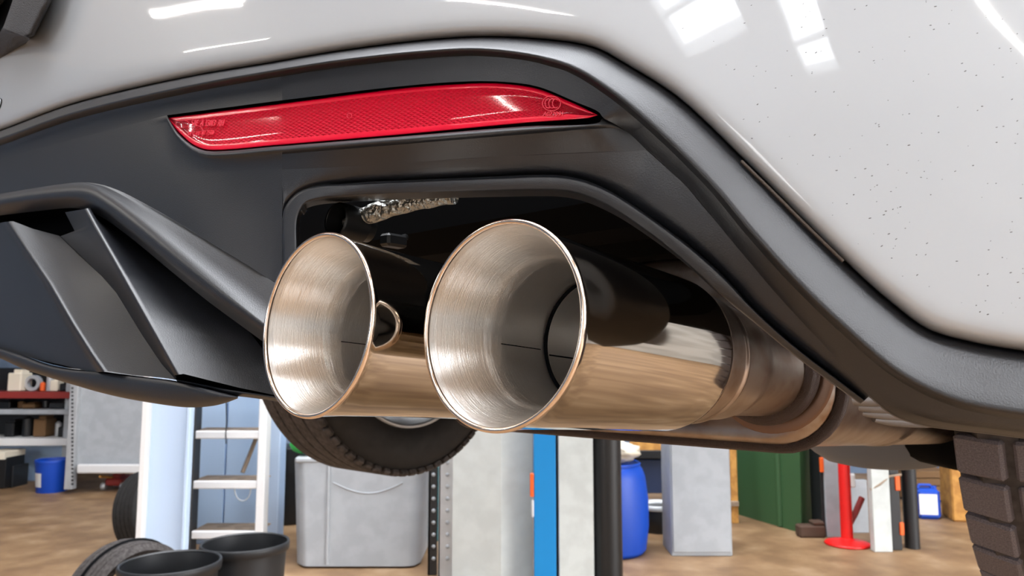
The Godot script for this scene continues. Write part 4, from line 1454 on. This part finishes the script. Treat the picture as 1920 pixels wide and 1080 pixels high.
	m.lathe([Vector2(bh - 0.02, br * 0.8), Vector2(bh + 0.004, br * 0.83), Vector2(bh + 0.012, br * 0.8), Vector2(bh + 0.004, br * 0.75)], Transform3D(Basis(Vector3.RIGHT, -PI / 2), Vector3.ZERO), 48)
	own(m.done(), "rim", M.blue, ba)
	rr = []
	for i in 13:
		var r := PackedVector3Array()
		for k in 25:
			var a := TAU * (k % 24) / 24
			var e := PI * i / 12.0
			var v := Vector3(sin(e) * cos(a) * 0.16, -cos(e) * 0.07, sin(e) * sin(a) * 0.16)
			r.append(bx + Vector3(0.06, bh + 0.085, 0.04) + v * (1.0 + 0.5 * f.get_noise_3dv(v * 2.0)))
		rr.append(r)
	m = MB.new()
	m.grid(rr, -1.0, true)
	tag(put(m.done(), "paper_sack", M.cream, self), "crumpled white paper sack lying on the blue barrel", "sack")
	# dark drum with pale rim, shelf with a yellow can
	var dd := thing("oil_drum", "dark drum with a pale rim in the gap right of the blue barrel", "drum", base_at(1232, 5.95))
	m = MB.new()
	var h2 := at(1230, 950, 5.8).y
	m.lathe([Vector2(0, 0.001), Vector2(0, 0.15), Vector2(h2 - 0.03, 0.155), Vector2(h2 - 0.03, 0.001)], Transform3D(Basis(Vector3.RIGHT, -PI / 2), Vector3.ZERO), 32)
	own(m.done(), "shell", M.black, dd)
	m = MB.new()
	m.lathe([Vector2(h2 - 0.04, 0.155), Vector2(h2 - 0.035, 0.168), Vector2(h2, 0.168), Vector2(h2, 0.14), Vector2(h2 - 0.03, 0.138)], Transform3D(Basis(Vector3.RIGHT, -PI / 2), Vector3.ZERO), 32)
	own(m.done(), "rim", M.alu, dd)
	var wr := thing("work_bench", "dark blue steel bench behind the blue barrel and the grey locker", "bench", base_at(1230, 6.6))
	block(1150, 1330, 845, 860, 6.3, 0.5, "worktop", M.black, wr)
	block(1160, 1330, 862, 925, 6.4, 0.4, "drawer_unit", mat(Color(0.04, 0.12, 0.25), 0.5), wr)
	block(1155, 1165, 860, 1000, 6.35, 0.06, "leg", M.black, wr)
	block(1320, 1330, 860, 1000, 6.35, 0.06, "leg", M.black, wr)
	var yc := thing("yellow_canister", "yellow ochre canister with a sloping shoulder on the dark bench", "canister", Vector3(at(1214, 845, 6.45).x, at(1214, 845, 6.3).y, -6.45))
	m = MB.new()
	m.prism([Vector2(-0.17, 0), Vector2(0.14, 0), Vector2(0.14, 0.2), Vector2(-0.03, 0.2), Vector2(-0.1, 0.1)], Transform3D(Basis(), Vector3(0, 0, 0.1)), 0.2)
	own(m.done(), "body", M.ochre, yc)
	m = MB.new()
	m.lathe([Vector2(0.2, 0.03), Vector2(0.23, 0.03), Vector2(0.23, 0.001)], Transform3D(Basis(Vector3.RIGHT, -PI / 2), Vector3(0.05, 0, 0)), 16)
	own(m.done(), "cap", M.black, yc)

func right_side() -> void:
	# grey locker
	var p := on_floor(1300, 1043)
	var d := -p.z
	var g := thing("grey_locker", "plain light grey sheet metal locker right of the blue barrel", "locker", base_at(1306, d + 0.2))
	block(1257, 1370, 760, 1080, d, 0.3, "body", M.grey, g, 0.006)
	block(1260, 1367, 770, 1036, d - 0.012, 0.02, "door", M.grey, g, 0.003)
	# wooden plank behind it
	var pl := thing("plank", "upright orange brown plank between grey locker and green container", "plank", base_at(1376, 6.3))
	block(1369, 1382, 740, 1002, 6.2, 0.05, "board", M.ochre, pl)
	block(1366, 1386, 940, 950, 6.18, 0.03, "cleat", M.wood, pl)
	# green skip: a long face running back to the left, a short one to the right
	var a := on_floor(1375, 962)
	var b := on_floor(1503, 1000)
	var e := on_floor(1548, 978)
	var k := thing("green_container", "dark green steel container standing behind the grey lift post", "container", Vector3(b.x, 0, b.z))
	var m := MB.new()
	var h := 1.15
	var out := 0.06
	var mid := (a + e) / 2 + Vector3(0, 0.5, 0)
	var back := a + e - b
	var ring0 := [a, b, e, back]
	var ring1 := []
	for q in ring0:
		var dir: Vector3 = (q - (a + e) / 2).normalized()
		ring1.append(q + dir * out + Vector3(0, h, 0))
	for i in 4:
		var j := (i + 1) % 4
		m.poly([ring0[i], ring0[j], ring1[j], ring1[i]], mid)
	m.poly(ring0, mid)
	put(m.done(), "shell", M.green, k)
	m = MB.new()
	m.tube([ring1[0], ring1[1], ring1[2], ring1[3]], 0.035, 8, true)
	put(m.done(), "rim", M.green, k)
	for t in [0.72]:
		m = MB.new()
		m.tube([ring0[0].lerp(ring0[1], t) + Vector3(0, 0.01, 0.0), ring1[0].lerp(ring1[1], t)], 0.03, 4)
		put(m.done(), "rib", M.green, k)
	# block of wood at its foot
	var wb := on_floor(1520, 1006)
	m = MB.new()
	m.box(Vector3(0, 0.045, 0), Vector3(0.2, 0.09, 0.1), 0.012)
	m.box(Vector3(0.05, 0.105, 0), Vector3(0.09, 0.03, 0.09), 0.01)
	var wo := own(m.done(), "wood_block", mat(Color(0.3, 0.22, 0.17), 0.8), self)
	wo.position = Vector3(wb.x, 0, wb.z)
	tag(wo, "dark block of wood on the floor at the green container's corner", "block")
	# far lift column: two pale webs with a dark pipe
	var d1 := -on_floor(1565, 1008).z
	var d2 := -on_floor(1650, 1034).z
	var lc := thing("far_lift_column", "grey steel column of the far lift, with orange paint marks, behind the red stand", "column", base_at(1560, d1 + 0.1))
	block(1546, 1582, 780, 1008, d1, 0.2, "web", M.grey, lc)
	block(1538, 1546, 780, 1004, d1 + 0.02, 0.2, "web_edge", M.bin, lc)
	block(1538, 1545, 858, 886, d1 - 0.002, 0.02, "paint_mark", M.orange, lc)
	block(1582, 1628, 900, 1006, d1 + 0.15, 0.05, "back_plate", M.grey, lc)
	var pc := thing("pale_column", "pale narrow column with a dark side and orange marks right of the red stand", "column", base_at(1652, d2 + 0.1))
	block(1634, 1668, 780, 1040, d2 - 0.02, 0.06, "web", M.pale, pc)
	block(1668, 1686, 780, 1034, d2 + 0.03, 0.14, "side", M.bin, pc)
	block(1679, 1688, 890, 920, d2 + 0.02, 0.03, "paint_mark", M.orange, pc)
	block(1688, 1696, 980, 1004, d2 + 0.02, 0.03, "paint_mark", M.orange, pc)
	m = MB.new()
	var c0 := at(1704, 900, d2 + 0.1)
	m.lathe([Vector2(0, 0.001), Vector2(0, 0.05), Vector2(0, 0.05), Vector2(2, 0.05)], Transform3D(Basis(Vector3.RIGHT, -PI / 2), Vector3(c0.x, 0, c0.z)), 20)
	put(m.done(), "pipe", M.bin, pc)
	m = MB.new()
	m.tube([at(1632, 918, d2 - 0.01), at(1650, 908, d2 - 0.02), at(1668, 893, d2 - 0.01), at(1690, 890, d2 - 0.01)], 0.008, 8)
	put(m.done(), "hose", M.wood, pc)
	# red stand
	var rp := on_floor(1589, 1021)
	var rs_ := thing("red_stand", "bright red steel stand with a round base plate before the far lift", "stand", Vector3(rp.x, 0, rp.z))
	var r := 39.0 * -rp.z / F
	m = MB.new()
	m.lathe([Vector2(0, 0.001), Vector2(0, r), Vector2(0.012, r), Vector2(0.02, r * 0.93), Vector2(0.03, r * 0.4), Vector2(0.05, r * 0.26), Vector2(0.05, 0.001)], Transform3D(Basis(Vector3.RIGHT, -PI / 2), Vector3.ZERO), 40)
	own(m.done(), "base_plate", M.red, rs_)
	m = MB.new()
	m.lathe([Vector2(0.04, 0.001), Vector2(0.04, 0.042), Vector2(0.04, 0.042), Vector2(0.9, 0.04), Vector2(0.9, 0.001)], Transform3D(Basis(Vector3.RIGHT, -PI / 2), Vector3.ZERO), 24)
	own(m.done(), "pole", M.red, rs_)
	m = MB.new()
	m.tube([Vector3(0.03, 0.14, -0.02), Vector3(0.1, 0.22, -0.06), Vector3(0.16, 0.32, -0.08)], 0.022, 8)
	own(m.done(), "strut", M.dull_red, rs_)
	m = MB.new()
	m.box(Vector3(0.05, 0.46, 0.02), Vector3(0.035, 0.1, 0.03), 0.008)
	own(m.done(), "pin", M.white, rs_)
	# jerrycan and cardboard
	var jp := on_floor(1744, 974)
	var jc := thing("jerrycan", "blue canister with a white label standing against the yellow carton", "canister", Vector3(jp.x, 0, jp.z), -0.15)
	var w := 40.0 * -jp.z / F
	m = MB.new()
	m.box(Vector3(0, 0.125, -0.07), Vector3(w, 0.25, 0.16), 0.025)
	own(m.done(), "body", M.blue, jc)
	m = MB.new()
	m.box(Vector3(-0.01, 0.125, 0.011), Vector3(w * 0.78, 0.17, 0.004), 0.001)
	own(m.done(), "label", M.white, jc)
	m = MB.new()
	m.tube([Vector3(-0.06, 0.24, -0.07), Vector3(-0.05, 0.275, -0.07), Vector3(0.04, 0.275, -0.07), Vector3(0.05, 0.24, -0.07)], 0.012, 8)
	m.lathe([Vector2(0.24, 0.02), Vector2(0.27, 0.02), Vector2(0.27, 0.001)], Transform3D(Basis(Vector3.RIGHT, -PI / 2), Vector3(0.07, 0, -0.07)), 12)
	own(m.done(), "handle", M.blue, jc)
	var yp := on_floor(1832, 981)
	var yc := thing("yellow_carton", "large worn yellow brown carton beside the blue canister", "carton", Vector3(yp.x, 0, yp.z), -0.25)
	m = MB.new()
	m.box(Vector3(0, 0.26, -0.17), Vector3(0.34, 0.52, 0.3), 0.012)
	own(m.done(), "body", M.ochre, yc)
	for s in [-1, 1]:
		m = MB.new()
		m.box(Vector3(0.085 * s, 0.535, -0.17), Vector3(0.16, 0.012, 0.28), 0.003, Basis(Vector3(0, 0, 1), 0.12 * s))
		own(m.done(), "flap", M.ochre, yc)
	var cb := thing("brown_crate", "brown wooden crate in the shade behind the blue canister", "crate", base_at(1735, 7.4))
	for i in 4:
		block(1700, 1790, 884 + i * 14, 896 + i * 14, 7.1, 0.02, "slat", M.brown, cb, 0.003)
	block(1702, 1788, 884, 938, 7.14, 0.3, "body", M.brown, cb)
